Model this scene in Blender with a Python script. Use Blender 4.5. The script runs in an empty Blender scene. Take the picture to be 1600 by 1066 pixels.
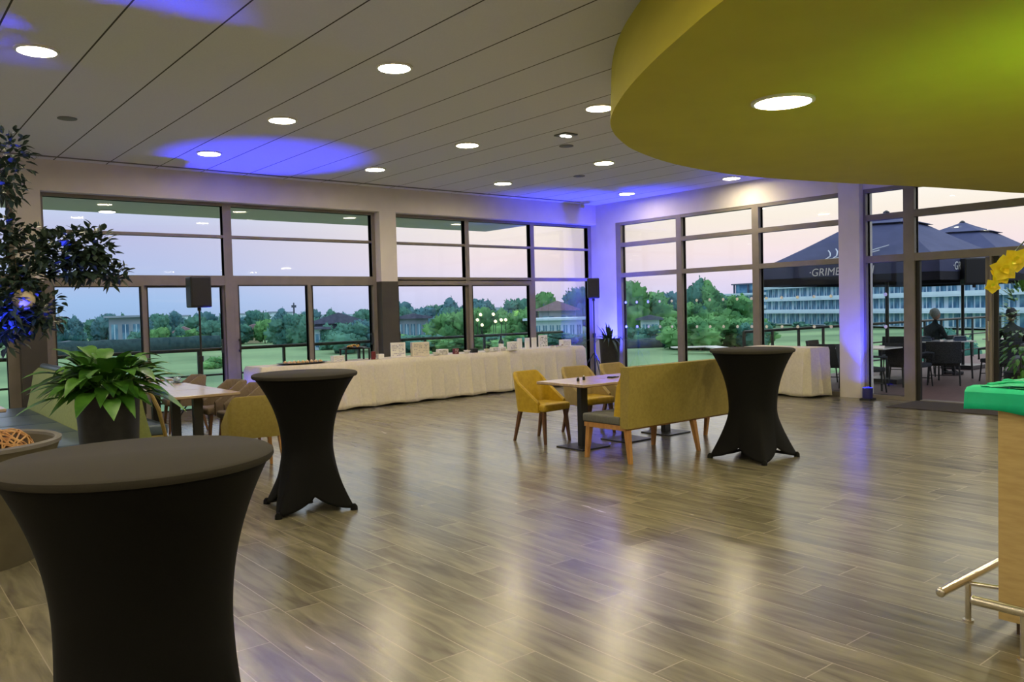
import bpy, bmesh, math, random
from mathutils import Vector, Matrix, noise
R_ = math.radians
PI = math.pi
C = bpy.context.scene.collection
rnd = random.Random(7)

# ------------------------------------------------------------------ materials
def mat(name, col, rough=0.5, metal=0.0, spec=0.5, emit=None, estr=0.0, sheen=0.0, coat=0.0):
    m = bpy.data.materials.new(name); m.use_nodes = True
    b = m.node_tree.nodes['Principled BSDF']
    b.inputs['Base Color'].default_value = (*col, 1)
    b.inputs['Roughness'].default_value = rough
    b.inputs['Metallic'].default_value = metal
    b.inputs['Specular IOR Level'].default_value = spec
    if sheen: b.inputs['Sheen Weight'].default_value = sheen
    if coat:
        b.inputs['Coat Weight'].default_value = coat
        b.inputs['Coat Roughness'].default_value = 0.15
    if emit:
        b.inputs['Emission Color'].default_value = (*emit, 1)
        b.inputs['Emission Strength'].default_value = estr
    return m

def N(m, t, **kw):
    n = m.node_tree.nodes.new(t)
    for k, v in kw.items(): setattr(n, k, v)
    return n
def L(m, a, b): m.node_tree.links.new(a, b)
def bsdf(m): return m.node_tree.nodes['Principled BSDF']

def noisy(name, c1, c2, scale=8, rough=0.6, bump=0.0, detail=4, stretch=(1,1,1), spec=0.4, metal=0, lo=0.35, hi=0.65, sheen=0.0):
    m = mat(name, c1, rough, metal, spec, sheen=sheen)
    tc = N(m, 'ShaderNodeTexCoord'); mp = N(m, 'ShaderNodeMapping'); mp.inputs['Scale'].default_value = stretch
    nz = N(m, 'ShaderNodeTexNoise'); nz.inputs['Scale'].default_value = scale; nz.inputs['Detail'].default_value = detail
    cr = N(m, 'ShaderNodeValToRGB')
    cr.color_ramp.elements[0].position = lo; cr.color_ramp.elements[0].color = (*c1, 1)
    cr.color_ramp.elements[1].position = hi; cr.color_ramp.elements[1].color = (*c2, 1)
    L(m, tc.outputs['Object'], mp.inputs['Vector']); L(m, mp.outputs['Vector'], nz.inputs['Vector'])
    L(m, nz.outputs['Fac'], cr.inputs['Fac']); L(m, cr.outputs['Color'], bsdf(m).inputs['Base Color'])
    if bump:
        bp = N(m, 'ShaderNodeBump'); bp.inputs['Strength'].default_value = bump; bp.inputs['Distance'].default_value = 0.02
        L(m, nz.outputs['Fac'], bp.inputs['Height']); L(m, bp.outputs['Normal'], bsdf(m).inputs['Normal'])
    return m

def floor_material():
    m = mat('wood_look_tiles', (0.2, 0.17, 0.12), 0.3, spec=0.85, coat=0.22); bsdf(m).inputs['Coat Roughness'].default_value = 0.28
    tc = N(m, 'ShaderNodeTexCoord'); sx = N(m, 'ShaderNodeSeparateXYZ'); L(m, tc.outputs['Object'], sx.inputs[0])
    def math_(op, a, b=None, c=None):
        n = N(m, 'ShaderNodeMath', operation=op)
        for i, v in enumerate((a, b, c)):
            if v is None: continue
            if isinstance(v, (int, float)): n.inputs[i].default_value = v
            else: L(m, v, n.inputs[i])
        return n.outputs[0]
    u = math_('DIVIDE', math_('ADD', sx.outputs['X'], 0.01), 0.222)
    row = math_('FLOOR', u); fu = math_('FRACT', u)
    wn = N(m, 'ShaderNodeTexWhiteNoise', noise_dimensions='1D'); L(m, row, wn.inputs['W'])
    v = math_('ADD', math_('DIVIDE', sx.outputs['Y'], 1.25), wn.outputs['Value'])
    col = math_('FLOOR', v); fv = math_('FRACT', v)
    cb = N(m, 'ShaderNodeCombineXYZ'); L(m, row, cb.inputs[0]); L(m, col, cb.inputs[1])
    w2 = N(m, 'ShaderNodeTexWhiteNoise', noise_dimensions='3D'); L(m, cb.outputs[0], w2.inputs['Vector'])
    # seams
    d1 = math_('MINIMUM', fu, math_('SUBTRACT', 1.0, fu)); d2 = math_('MINIMUM', fv, math_('SUBTRACT', 1.0, fv))
    s1 = math_('LESS_THAN', d1, 0.011); s2 = math_('LESS_THAN', d2, 0.0022)
    seam = math_('MAXIMUM', s1, s2)
    # grain
    mp = N(m, 'ShaderNodeMapping'); mp.inputs['Scale'].default_value = (11, 1.6, 1)
    off = N(m, 'ShaderNodeVectorMath', operation='MULTIPLY_ADD'); L(m, w2.outputs['Color'], off.inputs[0])
    off.inputs[1].default_value = (9, 9, 9); L(m, tc.outputs['Object'], off.inputs[2]); L(m, off.outputs[0], mp.inputs['Vector'])
    nz = N(m, 'ShaderNodeTexNoise'); nz.inputs['Scale'].default_value = 1.3; nz.inputs['Detail'].default_value = 7
    nz.inputs['Distortion'].default_value = 0.7
    L(m, mp.outputs[0], nz.inputs['Vector'])
    cr = N(m, 'ShaderNodeValToRGB')
    e = cr.color_ramp.elements; e[0].position = 0.28; e[0].color = (0.10, 0.09, 0.062, 1)
    e[1].position = 0.72; e[1].color = (0.245, 0.224, 0.150, 1)
    x = e.new(0.5); x.color = (0.175, 0.157, 0.104, 1)
    L(m, nz.outputs['Fac'], cr.inputs['Fac'])
    hsv = N(m, 'ShaderNodeHueSaturation'); L(m, cr.outputs['Color'], hsv.inputs['Color'])
    L(m, math_('MULTIPLY_ADD', w2.outputs['Value'], 0.45, 0.78), hsv.inputs['Value'])
    mx = N(m, 'ShaderNodeMix', data_type='RGBA'); L(m, seam, mx.inputs[0]); L(m, hsv.outputs[0], mx.inputs[6])
    mx.inputs[7].default_value = (0.36, 0.32, 0.24, 1)
    L(m, mx.outputs[2], bsdf(m).inputs['Base Color'])
    L(m, math_('MULTIPLY_ADD', nz.outputs['Fac'], 0.16, 0.155), bsdf(m).inputs['Roughness'])
    bp = N(m, 'ShaderNodeBump'); bp.inputs['Strength'].default_value = 0.16; bp.inputs['Distance'].default_value = 0.01
    L(m, math_('SUBTRACT', nz.outputs['Fac'], math_('MULTIPLY', seam, 0.5)), bp.inputs['Height'])
    L(m, bp.outputs['Normal'], bsdf(m).inputs['Normal'])
    return m

def ceiling_material():
    m = mat('acoustic_ceiling_panels', (0.42, 0.4, 0.36), 0.85, spec=0.2)
    tc = N(m, 'ShaderNodeTexCoord'); sx = N(m, 'ShaderNodeSeparateXYZ'); L(m, tc.outputs['Object'], sx.inputs[0])
    a = N(m, 'ShaderNodeMath', operation='DIVIDE'); L(m, sx.outputs['X'], a.inputs[0]); a.inputs[1].default_value = 0.672
    b = N(m, 'ShaderNodeMath', operation='ADD'); L(m, a.outputs[0], b.inputs[0]); b.inputs[1].default_value = 0.53
    f = N(m, 'ShaderNodeMath', operation='FRACT'); L(m, b.outputs[0], f.inputs[0])
    s = N(m, 'ShaderNodeMath', operation='LESS_THAN'); L(m, f.outputs[0], s.inputs[0]); s.inputs[1].default_value = 0.022
    nz = N(m, 'ShaderNodeTexNoise'); nz.inputs['Scale'].default_value = 90; L(m, tc.outputs['Object'], nz.inputs['Vector'])
    cr = N(m, 'ShaderNodeValToRGB'); cr.color_ramp.elements[0].color = (0.66, 0.67, 0.72, 1); cr.color_ramp.elements[1].color = (0.75, 0.76, 0.82, 1)
    L(m, nz.outputs['Fac'], cr.inputs['Fac'])
    mx = N(m, 'ShaderNodeMix', data_type='RGBA'); L(m, s.outputs[0], mx.inputs[0]); L(m, cr.outputs[0], mx.inputs[6]); mx.inputs[7].default_value = (0.07, 0.065, 0.06, 1)
    L(m, mx.outputs[2], bsdf(m).inputs['Base Color'])
    return m

def glass_material(name='window_glass', tint=(0.96, 0.98, 0.98), refl=0.5):
    m = bpy.data.materials.new(name); m.use_nodes = True; nt = m.node_tree; nt.nodes.clear()
    o = N(m, 'ShaderNodeOutputMaterial'); mx = N(m, 'ShaderNodeMixShader'); tr = N(m, 'ShaderNodeBsdfTransparent'); gl = N(m, 'ShaderNodeBsdfGlossy')
    tr.inputs['Color'].default_value = (*tint, 1); gl.inputs['Roughness'].default_value = 0.02
    fr = N(m, 'ShaderNodeFresnel'); fr.inputs['IOR'].default_value = 1.45
    mu = N(m, 'ShaderNodeMath', operation='MULTIPLY'); mu.inputs[1].default_value = refl
    L(m, fr.outputs[0], mu.inputs[0]); L(m, mu.outputs[0], mx.inputs[0]); L(m, tr.outputs[0], mx.inputs[1]); L(m, gl.outputs[0], mx.inputs[2]); L(m, mx.outputs[0], o.inputs[0])
    return m

M = {}
M['floor'] = floor_material()
M['ceiling'] = ceiling_material()
M['wall'] = noisy('painted_wall', (0.64, 0.59, 0.56), (0.68, 0.63, 0.60), 3, 0.8)
M['wall_dark'] = noisy('dark_grey_cladding', (0.05, 0.045, 0.04), (0.06, 0.055, 0.05), 3, 0.6)
M['frame'] = noisy('taupe_aluminium', (0.20, 0.175, 0.155), (0.23, 0.20, 0.18), 5, 0.45)
M['gasket'] = mat('black_gasket', (0.012, 0.012, 0.012), 0.5)
M['glass'] = glass_material()
M['white_dot'] = mat('frosted_white_dot', (0.85, 0.87, 0.88), 0.5)
M['canopy'] = noisy('lime_olive_paint', (0.50, 0.44, 0.03), (0.53, 0.47, 0.035), 2, 0.7)
M['spandex'] = noisy('black_spandex_shaded', (0.004, 0.004, 0.004), (0.006, 0.006, 0.006), 200, 0.7, spec=0.12)  # same fabric as the tops, shade on the sides put into the colour
M['spandex_lit_top'] = noisy('black_spandex_lit', (0.034, 0.031, 0.025), (0.04, 0.036, 0.03), 300, 0.8, spec=0.2)  # same spandex, painted lighter for the light falling on the tops
M['cloth'] = noisy('cream_tablecloth', (0.66, 0.60, 0.48), (0.72, 0.66, 0.53), 30, 0.85)
M['mustard'] = noisy('mustard_leather', (0.42, 0.27, 0.012), (0.50, 0.33, 0.02), 25, 0.5, 0.1)
M['olive_gold'] = noisy('olive_gold_fabric', (0.26, 0.20, 0.045), (0.30, 0.235, 0.055), 30, 0.75, 0.05)
M['tan'] = noisy('tan_leather', (0.34, 0.25, 0.09), (0.38, 0.28, 0.11), 25, 0.55, 0.05)
M['brown_fabric'] = noisy('taupe_brown_fabric', (0.16, 0.115, 0.075), (0.19, 0.14, 0.095), 40, 0.8)
M['green_fabric'] = noisy('sage_green_fabric', (0.25, 0.30, 0.09), (0.29, 0.34, 0.11), 30, 0.7)
M['grey_seat'] = noisy('grey_blue_leather', (0.07, 0.105, 0.16), (0.085, 0.12, 0.18), 20, 0.34)
M['grey_cushion'] = noisy('dark_grey_cushion', (0.10, 0.10, 0.09), (0.12, 0.12, 0.11), 40, 0.75)
M['wood'] = noisy('honey_wood', (0.36, 0.17, 0.055), (0.46, 0.24, 0.08), 6, 0.45, 0.05, stretch=(8, 8, 1))
M['dark_wood'] = noisy('dark_brown_wood', (0.10, 0.045, 0.02), (0.15, 0.07, 0.03), 6, 0.45, stretch=(8, 8, 1))
M['table_wood'] = noisy('pale_oak_tabletop', (0.42, 0.31, 0.22), (0.52, 0.40, 0.29), 5, 0.22, stretch=(1, 9, 1), spec=0.7)
M['black_metal'] = mat('black_metal', (0.015, 0.015, 0.016), 0.4, 0.0)
M['black'] = mat('black_plastic', (0.012, 0.012, 0.014), 0.5)
M['steel'] = mat('brushed_steel', (0.66, 0.62, 0.54), 0.25, 1.0)
M['counter_wood'] = noisy('light_oak_panel', (0.46, 0.33, 0.14), (0.54, 0.40, 0.18), 4, 0.5, 0.03, stretch=(2, 2, 12))
M['plinth'] = mat('brown_plinth', (0.06, 0.035, 0.02), 0.5)
M['green_cloth'] = noisy('emerald_cloth', (0.0, 0.50, 0.26), (0.0, 0.58, 0.31), 12, 0.55)
M['pot'] = noisy('anthracite_pot', (0.016, 0.017, 0.02), (0.024, 0.025, 0.028), 12, 0.55)
M['planter'] = noisy('olive_stone_planter', (0.085, 0.072, 0.045), (0.10, 0.086, 0.055), 8, 0.7)
M['planter_rim'] = noisy('pale_stone_rim', (0.17, 0.16, 0.15), (0.20, 0.19, 0.18), 8, 0.6)
M['soil'] = noisy('brown_soil', (0.05, 0.03, 0.018), (0.12, 0.075, 0.045), 40, 0.9, 0.8)
M['leaf'] = noisy('glossy_green_leaf', (0.03, 0.13, 0.012), (0.10, 0.28, 0.03), 5, 0.42, spec=0.5)
M['leaf_dark'] = noisy('dark_green_leaf', (0.018, 0.042, 0.03), (0.04, 0.07, 0.05), 9, 0.45)
M['bark'] = noisy('brown_bark', (0.05, 0.035, 0.025), (0.09, 0.065, 0.045), 20, 0.9, 0.5)
M['vine'] = noisy('dried_vine', (0.42, 0.20, 0.07), (0.62, 0.38, 0.16), 20, 0.7)
M['cream'] = noisy('cream_paper', (0.72, 0.60, 0.42), (0.78, 0.66, 0.47), 15, 0.7)
M['yellow_petal'] = noisy('yellow_petal', (0.82, 0.58, 0.01), (0.92, 0.72, 0.03), 30, 0.5)
M['white'] = mat('white_card', (0.82, 0.80, 0.78), 0.6)
M['white_gloss'] = mat('white_porcelain', (0.85, 0.84, 0.82), 0.2)
M['pastry'] = noisy('golden_pastry', (0.48, 0.24, 0.08), (0.78, 0.55, 0.28), 60, 0.6, 0.3)
M['fruit'] = noisy('mixed_fruit', (0.35, 0.30, 0.05), (0.60, 0.25, 0.08), 60, 0.5)
M['dark_red'] = noisy('dark_red_box', (0.13, 0.015, 0.02), (0.16, 0.02, 0.025), 20, 0.5)
M['dark_glass'] = mat('dark_green_glass', (0.01, 0.03, 0.03), 0.08, spec=0.8)
M['mat_rug'] = noisy('brown_door_mat', (0.035, 0.028, 0.026), (0.06, 0.048, 0.044), 120, 0.95, 0.5)
M['blue_can'] = mat('blue_lamp_housing', (0.02, 0.02, 0.16), 0.35)
M['led_blue'] = mat('blue_lens', (0.05, 0.05, 0.6), 0.3, emit=(0.04, 0.05, 1.0), estr=110)
M['led_green'] = mat('green_lens', (0.05, 0.6, 0.05), 0.3, emit=(0.2, 1.0, 0.05), estr=6)
M['lamp'] = mat('warm_diffuser', (1, 0.95, 0.8), 0.5, emit=(1.0, 0.86, 0.56), estr=104)
M['lamp_white'] = mat('white_diffuser', (1, 1, 1), 0.5, emit=(1.0, 0.95, 0.85), estr=10)
M['lamp_trim'] = mat('white_lamp_trim', (0.75, 0.73, 0.68), 0.4)
M['grille'] = mat('grey_vent', (0.16, 0.155, 0.15), 0.6)
M['mesh_black'] = noisy('speaker_grille', (0.008, 0.008, 0.01), (0.02, 0.02, 0.024), 300, 0.6)
# outside
M['grass'] = None
def grass_material():
    m = noisy('meadow_grass', (0.13, 0.22, 0.115), (0.25, 0.385, 0.19), 0.035, 0.95, detail=6, spec=0.05, lo=0.40, hi=0.6)
    return m
M['grass'] = grass_material()
M['path'] = noisy('pale_path', (0.62, 0.58, 0.52), (0.7, 0.66, 0.6), 0.5, 0.9)
M['hedge'] = noisy('dark_hedge', (0.010, 0.04, 0.05), (0.03, 0.075, 0.08), 1.5, 0.9, 0.6)
def tree_mat(name, a, b): return noisy(name, a, b, 0.9, 0.95, detail=6, spec=0.05, lo=0.4, hi=0.62)
M['tree_a'] = tree_mat('tree_foliage_haze_teal', (0.045, 0.14, 0.12), (0.11, 0.27, 0.19))  # teal distance haze is painted into the leaf colour
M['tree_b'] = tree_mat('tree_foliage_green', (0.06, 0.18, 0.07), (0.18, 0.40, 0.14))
M['tree_c'] = tree_mat('tree_foliage_haze_blue', (0.045, 0.13, 0.16), (0.11, 0.24, 0.25))  # bluer foliage copy, distance haze put into its colour
M['terrace'] = noisy('red_brown_deck', (0.115, 0.06, 0.055), (0.15, 0.085, 0.075), 3, 0.6, stretch=(1, 14, 1))
M['terrace_grey'] = noisy('grey_terrace_paving', (0.30, 0.33, 0.35), (0.36, 0.39, 0.41), 2, 0.7)
M['rail'] = mat('dark_green_rail', (0.012, 0.022, 0.02), 0.5)
M['eave'] = noisy('grey_green_soffit', (0.78, 0.66, 0.68), (0.80, 0.68, 0.70), 2, 0.8)
M['parasol'] = noisy('navy_parasol_cloth', (0.05, 0.06, 0.14), (0.065, 0.075, 0.17), 3, 0.8)
M['parasol_band'] = noisy('dark_navy_valance', (0.008, 0.009, 0.018), (0.012, 0.013, 0.024), 3, 0.8)
M['print_white'] = mat('white_print', (0.75, 0.78, 0.85), 0.6)
M['wicker'] = noisy('dark_wicker', (0.02, 0.024, 0.032), (0.045, 0.05, 0.065), 60, 0.7, 0.5)
M['blue_glass'] = noisy('blue_facade_glass', (0.04, 0.14, 0.26), (0.16, 0.36, 0.50), 0.35, 0.3, lo=0.42, hi=0.58)
M['facade_white'] = noisy('pale_blue_white_render', (0.52, 0.66, 0.78), (0.60, 0.74, 0.85), 0.5, 0.7)
M['facade_grey'] = noisy('grey_blue_render', (0.22, 0.28, 0.36), (0.27, 0.33, 0.41), 0.5, 0.7)
M['roof'] = noisy('slate_roof', (0.07, 0.08, 0.13), (0.10, 0.11, 0.17), 2, 0.7)
M['roof_red'] = noisy('dusty_red_roof', (0.26, 0.17, 0.20), (0.32, 0.21, 0.24), 2, 0.8)
M['facade_dark'] = noisy('dark_timber_facade', (0.05, 0.065, 0.10), (0.08, 0.10, 0.14), 2, 0.7)
M['skin'] = mat('skin', (0.45, 0.28, 0.2), 0.6)
M['jacket'] = noisy('dark_green_jacket', (0.008, 0.014, 0.014), (0.016, 0.025, 0.024), 20, 0.8)
M['hair_grey'] = noisy('grey_hair', (0.25, 0.28, 0.25), (0.4, 0.42, 0.38), 60, 0.8)
M['hair_black'] = noisy('black_hair', (0.008, 0.008, 0.01), (0.02, 0.02, 0.02), 60, 0.7)
M['sofa'] = noisy('grey_outdoor_fabric', (0.07, 0.075, 0.08), (0.09, 0.095, 0.10), 20, 0.8)
M['window_glow'] = mat('lit_window', (1, 0.9, 0.6), 0.5, emit=(1.0, 0.85, 0.5), estr=1.2)

# ------------------------------------------------------------------ mesh helpers
class MB:
    def __init__(s): s.b = bmesh.new()
    def _tr(s, vs, T):
        if T is not None:
            for v in vs: v.co = T @ v.co
    def box(s, x0, x1, y0, y1, z0, z1, T=None, bev=0.0, seg=2):
        vs = [s.b.verts.new(p) for p in ((x0,y0,z0),(x1,y0,z0),(x1,y1,z0),(x0,y1,z0),(x0,y0,z1),(x1,y0,z1),(x1,y1,z1),(x0,y1,z1))]
        fs = [s.b.faces.new([vs[i] for i in f]) for f in ((0,3,2,1),(4,5,6,7),(0,1,5,4),(1,2,6,5),(2,3,7,6),(3,0,4,7))]
        if bev:
            es = set(e for f in fs for e in f.edges)
            r = bmesh.ops.bevel(s.b, geom=list(es), offset=bev, segments=seg, profile=0.5, affect='EDGES')
            vs = list(set(v for f in r['faces'] for v in f.verts) | set(v for v in vs if v.is_valid))
        s._tr(vs, T); return s
    def ring_loft(s, rings, cap0=True, cap1=True, closed=True):
        rr = [[s.b.verts.new(p) for p in r] for r in rings]
        n = len(rr[0])
        for a, b in zip(rr, rr[1:]):
            for i in range(n if closed else n-1):
                j = (i+1) % n
                try: s.b.faces.new((a[i], a[j], b[j], b[i]))
                except ValueError: pass
        if cap0 and closed: s.b.faces.new(list(reversed(rr[0])))
        if cap1 and closed: s.b.faces.new(rr[-1])
        return rr
    def lathe(s, prof, n=24, T=None, cap0=True, cap1=True):
        rings = [[Vector((r*math.cos(2*PI*i/n), r*math.sin(2*PI*i/n), z)) for i in range(n)] for r, z in prof]
        if T is not None: rings = [[T @ p for p in r] for r in rings]
        s.ring_loft(rings, cap0, cap1); return s
    def tube(s, pts, r, n=8, taper=None):
        pts = [Vector(p) for p in pts]; rings = []
        for i, p in enumerate(pts):
            a = pts[max(0, i-1)]; b = pts[min(len(pts)-1, i+1)]
            t = (b-a).normalized(); ref = Vector((0,0,1)) if abs(t.z) < 0.95 else Vector((1,0,0))
            u = t.cross(ref).normalized(); v = t.cross(u)
            rr = r if taper is None else r + (taper-r)*i/(len(pts)-1)
            rings.append([p + rr*(math.cos(2*PI*k/n)*u - math.sin(2*PI*k/n)*v) for k in range(n)])
        s.ring_loft(rings); return s
    def taper_leg(s, top, bot, a, b):
        top = Vector(top); bot = Vector(bot)
        q = [(-1,-1),(1,-1),(1,1),(-1,1)]
        s.ring_loft([[bot+Vector((x*b, y*b, 0)) for x, y in q], [top+Vector((x*a, y*a, 0)) for x, y in q]]); return s
    def sphere(s, c, r, sub=2, sc=(1,1,1), nz=0.0, nf=1.0):
        v = bmesh.ops.create_icosphere(s.b, subdivisions=sub, radius=1.0)['verts']
        for x in v:
            d = x.co.copy(); k = 1.0
            if nz: k += nz*noise.noise((d*nf*2.0 + Vector(c)*1.7))
            x.co = Vector(c) + Vector((d.x*sc[0], d.y*sc[1], d.z*sc[2]))*r*k
        return s
    def prism(s, poly, z0, z1):
        a = [s.b.verts.new((x, y, z0)) for x, y in poly]; b = [s.b.verts.new((x, y, z1)) for x, y in poly]
        n = len(poly); s.b.faces.new(list(reversed(a))); s.b.faces.new(b)
        for i in range(n): s.b.faces.new((a[i], a[(i+1) % n], b[(i+1) % n], b[i]))
        return s
    def leaf(s, base, d, up, ln, w, droop=0.3, n=5):
        base = Vector(base); d = Vector(d).normalized(); up = Vector(up).normalized()
        side = d.cross(up).normalized(); prev = None
        for i in range(n+1):
            t = i/n; p = base + d*(ln*t) - Vector((0,0,1))*(droop*ln*t*t)
            ww = w*0.5*math.sin(PI*min(1, 0.06+0.94*t)**0.8)*(1 if i < n else 0)
            l = s.b.verts.new(p - side*ww + up*ww*0.25); c = s.b.verts.new(p); r = s.b.verts.new(p + side*ww + up*ww*0.25)
            if prev:
                s.b.faces.new((prev[0], prev[1], c, l)); s.b.faces.new((prev[1], prev[2], r, c))
            prev = (l, c, r)
        return s
    def build(s, name, m, parent=None, smooth=False, recalc=True):
        if recalc: bmesh.ops.recalc_face_normals(s.b, faces=s.b.faces)
        me = bpy.data.meshes.new(name); s.b.to_mesh(me); s.b.free()
        if isinstance(m, str): m = M[m]
        me.materials.append(m)
        if smooth:
            for p in me.polygons: p.use_smooth = True
            if smooth != 'all':
                try: me.set_sharp_from_angle(angle=R_(40))
                except Exception: pass
        o = bpy.data.objects.new(name, me); C.objects.link(o)
        if parent is not None: o.parent = parent
        return o

def tag(o, label=None, cat=None, group=None, kind=None):
    if label: o['label'] = label
    if cat: o['category'] = cat
    if group: o['group'] = group
    if kind: o['kind'] = kind
    return o
def empty(name, loc=(0,0,0), rz=0.0):
    o = bpy.data.objects.new(name, None); C.objects.link(o); o.location = loc; o.rotation_euler = (0,0,rz); o.empty_display_size = 0.2
    return o
def thing(name, label, cat, loc=(0,0,0), rz=0.0, group=None):
    return tag(empty(name, loc, rz), label, cat, group)
def struct(o): o['kind'] = 'structure'; return o
def copy_tree(o, parent=None):
    c = o.copy(); C.objects.link(c)
    if parent is not None: c.parent = parent
    for ch in list(o.children): copy_tree(ch, c)
    return c
def place(o, first, loc, rz, label, group=None, scale=None):
    r = o if first else copy_tree(o)
    r.location = loc; r.rotation_euler = (0,0,rz); r['label'] = label
    if group: r['group'] = group
    elif 'group' in r: del r['group']
    if scale: r.scale = scale
    return r
def Rz(a): return Matrix.Rotation(a, 4, 'Z')
def TR(x, y, z, a=0.0): return Matrix.Translation((x, y, z)) @ Rz(a)

# ------------------------------------------------------------------ camera
right = Vector((0.77600017, -0.63021519, -0.02554504)); down = Vector((-0.04420254, -0.01393745, -0.99892536)); fwd = Vector((0.6291819, 0.77629541, -0.03867258))
cam = bpy.data.cameras.new('camera'); co = bpy.data.objects.new('camera', cam); C.objects.link(co)
mw = Matrix.Identity(4)
for i in range(3): mw[i][0] = right[i]; mw[i][1] = -down[i]; mw[i][2] = -fwd[i]
mw[2][3] = 1.6
co.matrix_world = mw; cam.sensor_width = 36; cam.lens = 36*1281.066/1600; cam.clip_start = 0.05; cam.clip_end = 2000
bpy.context.scene.camera = co

# ------------------------------------------------------------------ room shell
XB, YA, ZC = 12.94, 12.92, 3.84
X0, Y0 = -5.0, -5.0
GA = 13.16   # glazing plane of the back wall
b = MB(); b.box(X0-0.3, 13.22, Y0-0.3, 13.32, -0.25, 0); struct(b.build('floor', 'floor'))
b = MB(); b.box(X0-0.3, XB+0.02, Y0-0.3, YA+0.0, ZC, ZC+0.2); struct(b.build('ceiling', 'ceiling'))
b = MB(); b.box(X0, 12.2, 12.62, 12.66, ZC-0.012, ZC+0.004); struct(b.build('shadow_gap_strip', 'grille'))  # dark strip standing in for the shade of a ceiling gap
b = MB(); b.box(X0-0.3, X0, Y0-0.3, 13.3, 0, ZC); struct(b.build('wall_left', 'wall'))
b = MB(); b.box(X0, 13.24, Y0-0.3, Y0, 0, ZC); struct(b.build('wall_front', 'wall'))
# back wall: header, pillars, corner
b = MB()
b.box(X0, 13.24, YA, 13.32, 3.41, ZC+0.2)
b.box(1.84, 2.155, YA, 13.32, 2.16, 3.41)
b.box(7.49, 7.83, YA, 13.32, 2.16, 3.41)
b.box(12.955, 13.24, YA, 13.32, 0, 3.41)
struct(b.build('wall_back', 'wall'))
b = MB(); b.box(1.84, 2.155, YA-0.004, 13.32, 0, 2.16); b.box(7.49, 7.83, YA-0.004, 13.32, 0, 2.16); struct(b.build('trim_2', 'wall_dark'))
# right wall
b = MB()
b.box(XB, 13.24, Y0, YA, 3.40, ZC+0.2)
b.box(XB, 13.24, 12.34, YA, 0, 3.40)
b.box(XB-0.12, 13.24, 6.80, 7.16, 0, ZC)
b.box(XB, 13.24, Y0, -1.5, 0, 3.40)
struct(b.build('wall_right', 'wall'))

def glazing_A(name, x0, x1, bars, rects, y=GA, fr=0.05, dep=0.06, dots=False):
    """window in the back wall: bars = (x0,x1,z0,z1) frame members; rects = glass panes"""
    w = struct(empty(name, (0, 0, 0)))
    f = MB()
    for (a, c, z0, z1) in bars:
        e_ = 0.003 if z1-z0 > c-a else 0.0
        f.box(a, c, y-dep-e_, y+dep+e_, z0, z1)
    struct(f.build('window_frame', 'frame', w))
    g = MB()
    for (a, c, z0, z1) in rects:
        t = 0.014
        for q in ((a-t, a, z0-t, z1+t), (c, c+t, z0-t, z1+t), (a, c, z0-t, z0), (a, c, z1, z1+t)): g.box(q[0], q[1], y-dep*0.8, y+dep*0.8, q[2], q[3])
    struct(g.build('gasket', 'gasket', w))
    for (a, c, z0, z1) in rects:
        p = MB(); p.box(a-0.01, c+0.01, y-0.006, y+0.006, z0-0.01, z1+0.01); struct(p.build('glass_pane', 'glass', w))
    return w

# window 1: left of the first pillar
glazing_A('window_1', -4, 1.84,
    [(-1.0, 1.84, 3.36, 3.41), (1.775, 1.84, 0, 3.41), (-1.0, 1.84, 2.85, 2.90), (-1.0, 1.84, 2.10, 2.26), (-1.05, -0.95, 0, 3.41), (-1.0, 1.84, 0, 0.06), (0.36, 0.48, 0, 3.41), (1.70, 1.775, 0, 2.1)],
    [(-0.95, 0.36, 2.26, 2.85), (0.48, 1.775, 2.26, 2.85), (-0.95, 0.36, 2.90, 3.36), (0.48, 1.775, 2.90, 3.36), (-0.95, 0.36, 0.06, 2.10), (0.48, 1.70, 0.06, 2.10)])
# window 2: upper lights over four sliding door leaves
glazing_A('window_2', 2.155, 7.49,
    [(2.155, 7.49, 3.36, 3.41), (2.155, 2.21, 2.15, 3.41), (7.42, 7.49, 0, 3.41), (4.735, 4.87, 0, 3.41), (2.155, 7.49, 2.855, 2.90), (2.155, 7.49, 2.10, 2.255), (2.155, 2.235, 0, 2.15), (2.155, 7.49, 0, 0.04)],
    [(2.21, 4.735, 2.255, 2.855), (4.87, 7.42, 2.255, 2.855), (2.21, 4.735, 2.90, 3.36), (4.87, 7.42, 2.90, 3.36)])
def leaf_door(name, x0, x1, g0, g1, zt, dy, handle=None):
    w = struct(empty(name, (0, 0, 0))); y = GA+dy
    f = MB()
    for (a, c, z0, z1) in ((x0, g0, 0.04, 2.10), (g1, x1, 0.04, 2.10), (g0, g1, zt, 2.10), (g0, g1, 0.04, 0.16)): f.box(a, c, y-0.035, y+0.035, z0, z1)
    struct(f.build('door_frame', 'frame', w))
    g = MB(); t = 0.016
    for q in ((g0-t, g0, 0.16, zt+t), (g1, g1+t, 0.16, zt+t), (g0, g1, zt, zt+t), (g0, g1, 0.16-t, 0.16)): g.box(q[0], q[1], y-0.04, y+0.04, q[2], q[3])
    struct(g.build('gasket', 'gasket', w))
    p = MB(); p.box(g0, g1, y-0.008, y+0.008, 0.16, zt); struct(p.build('glass_pane', 'glass', w))
    if handle:
        h = MB(); h.box(handle-0.012, handle+0.012, y-0.09, y-0.07, 1.02, 1.24); h.box(handle-0.012, handle+0.012, y-0.08, y-0.035, 1.03, 1.06); h.box(handle-0.012, handle+0.012, y-0.08, y-0.035, 1.20, 1.23)
        struct(h.build('door_handle', 'black_metal', w))
leaf_door('door_1', 2.235, 3.51, 2.31, 3.45, 2.075, -0.03)
leaf_door('door_2', 3.48, 4.735, 3.575, 4.69, 2.07, 0.04, 4.67)
leaf_door('door_3', 4.87, 6.20, 4.955, 6.13, 2.09, -0.03, 4.93)
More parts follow.
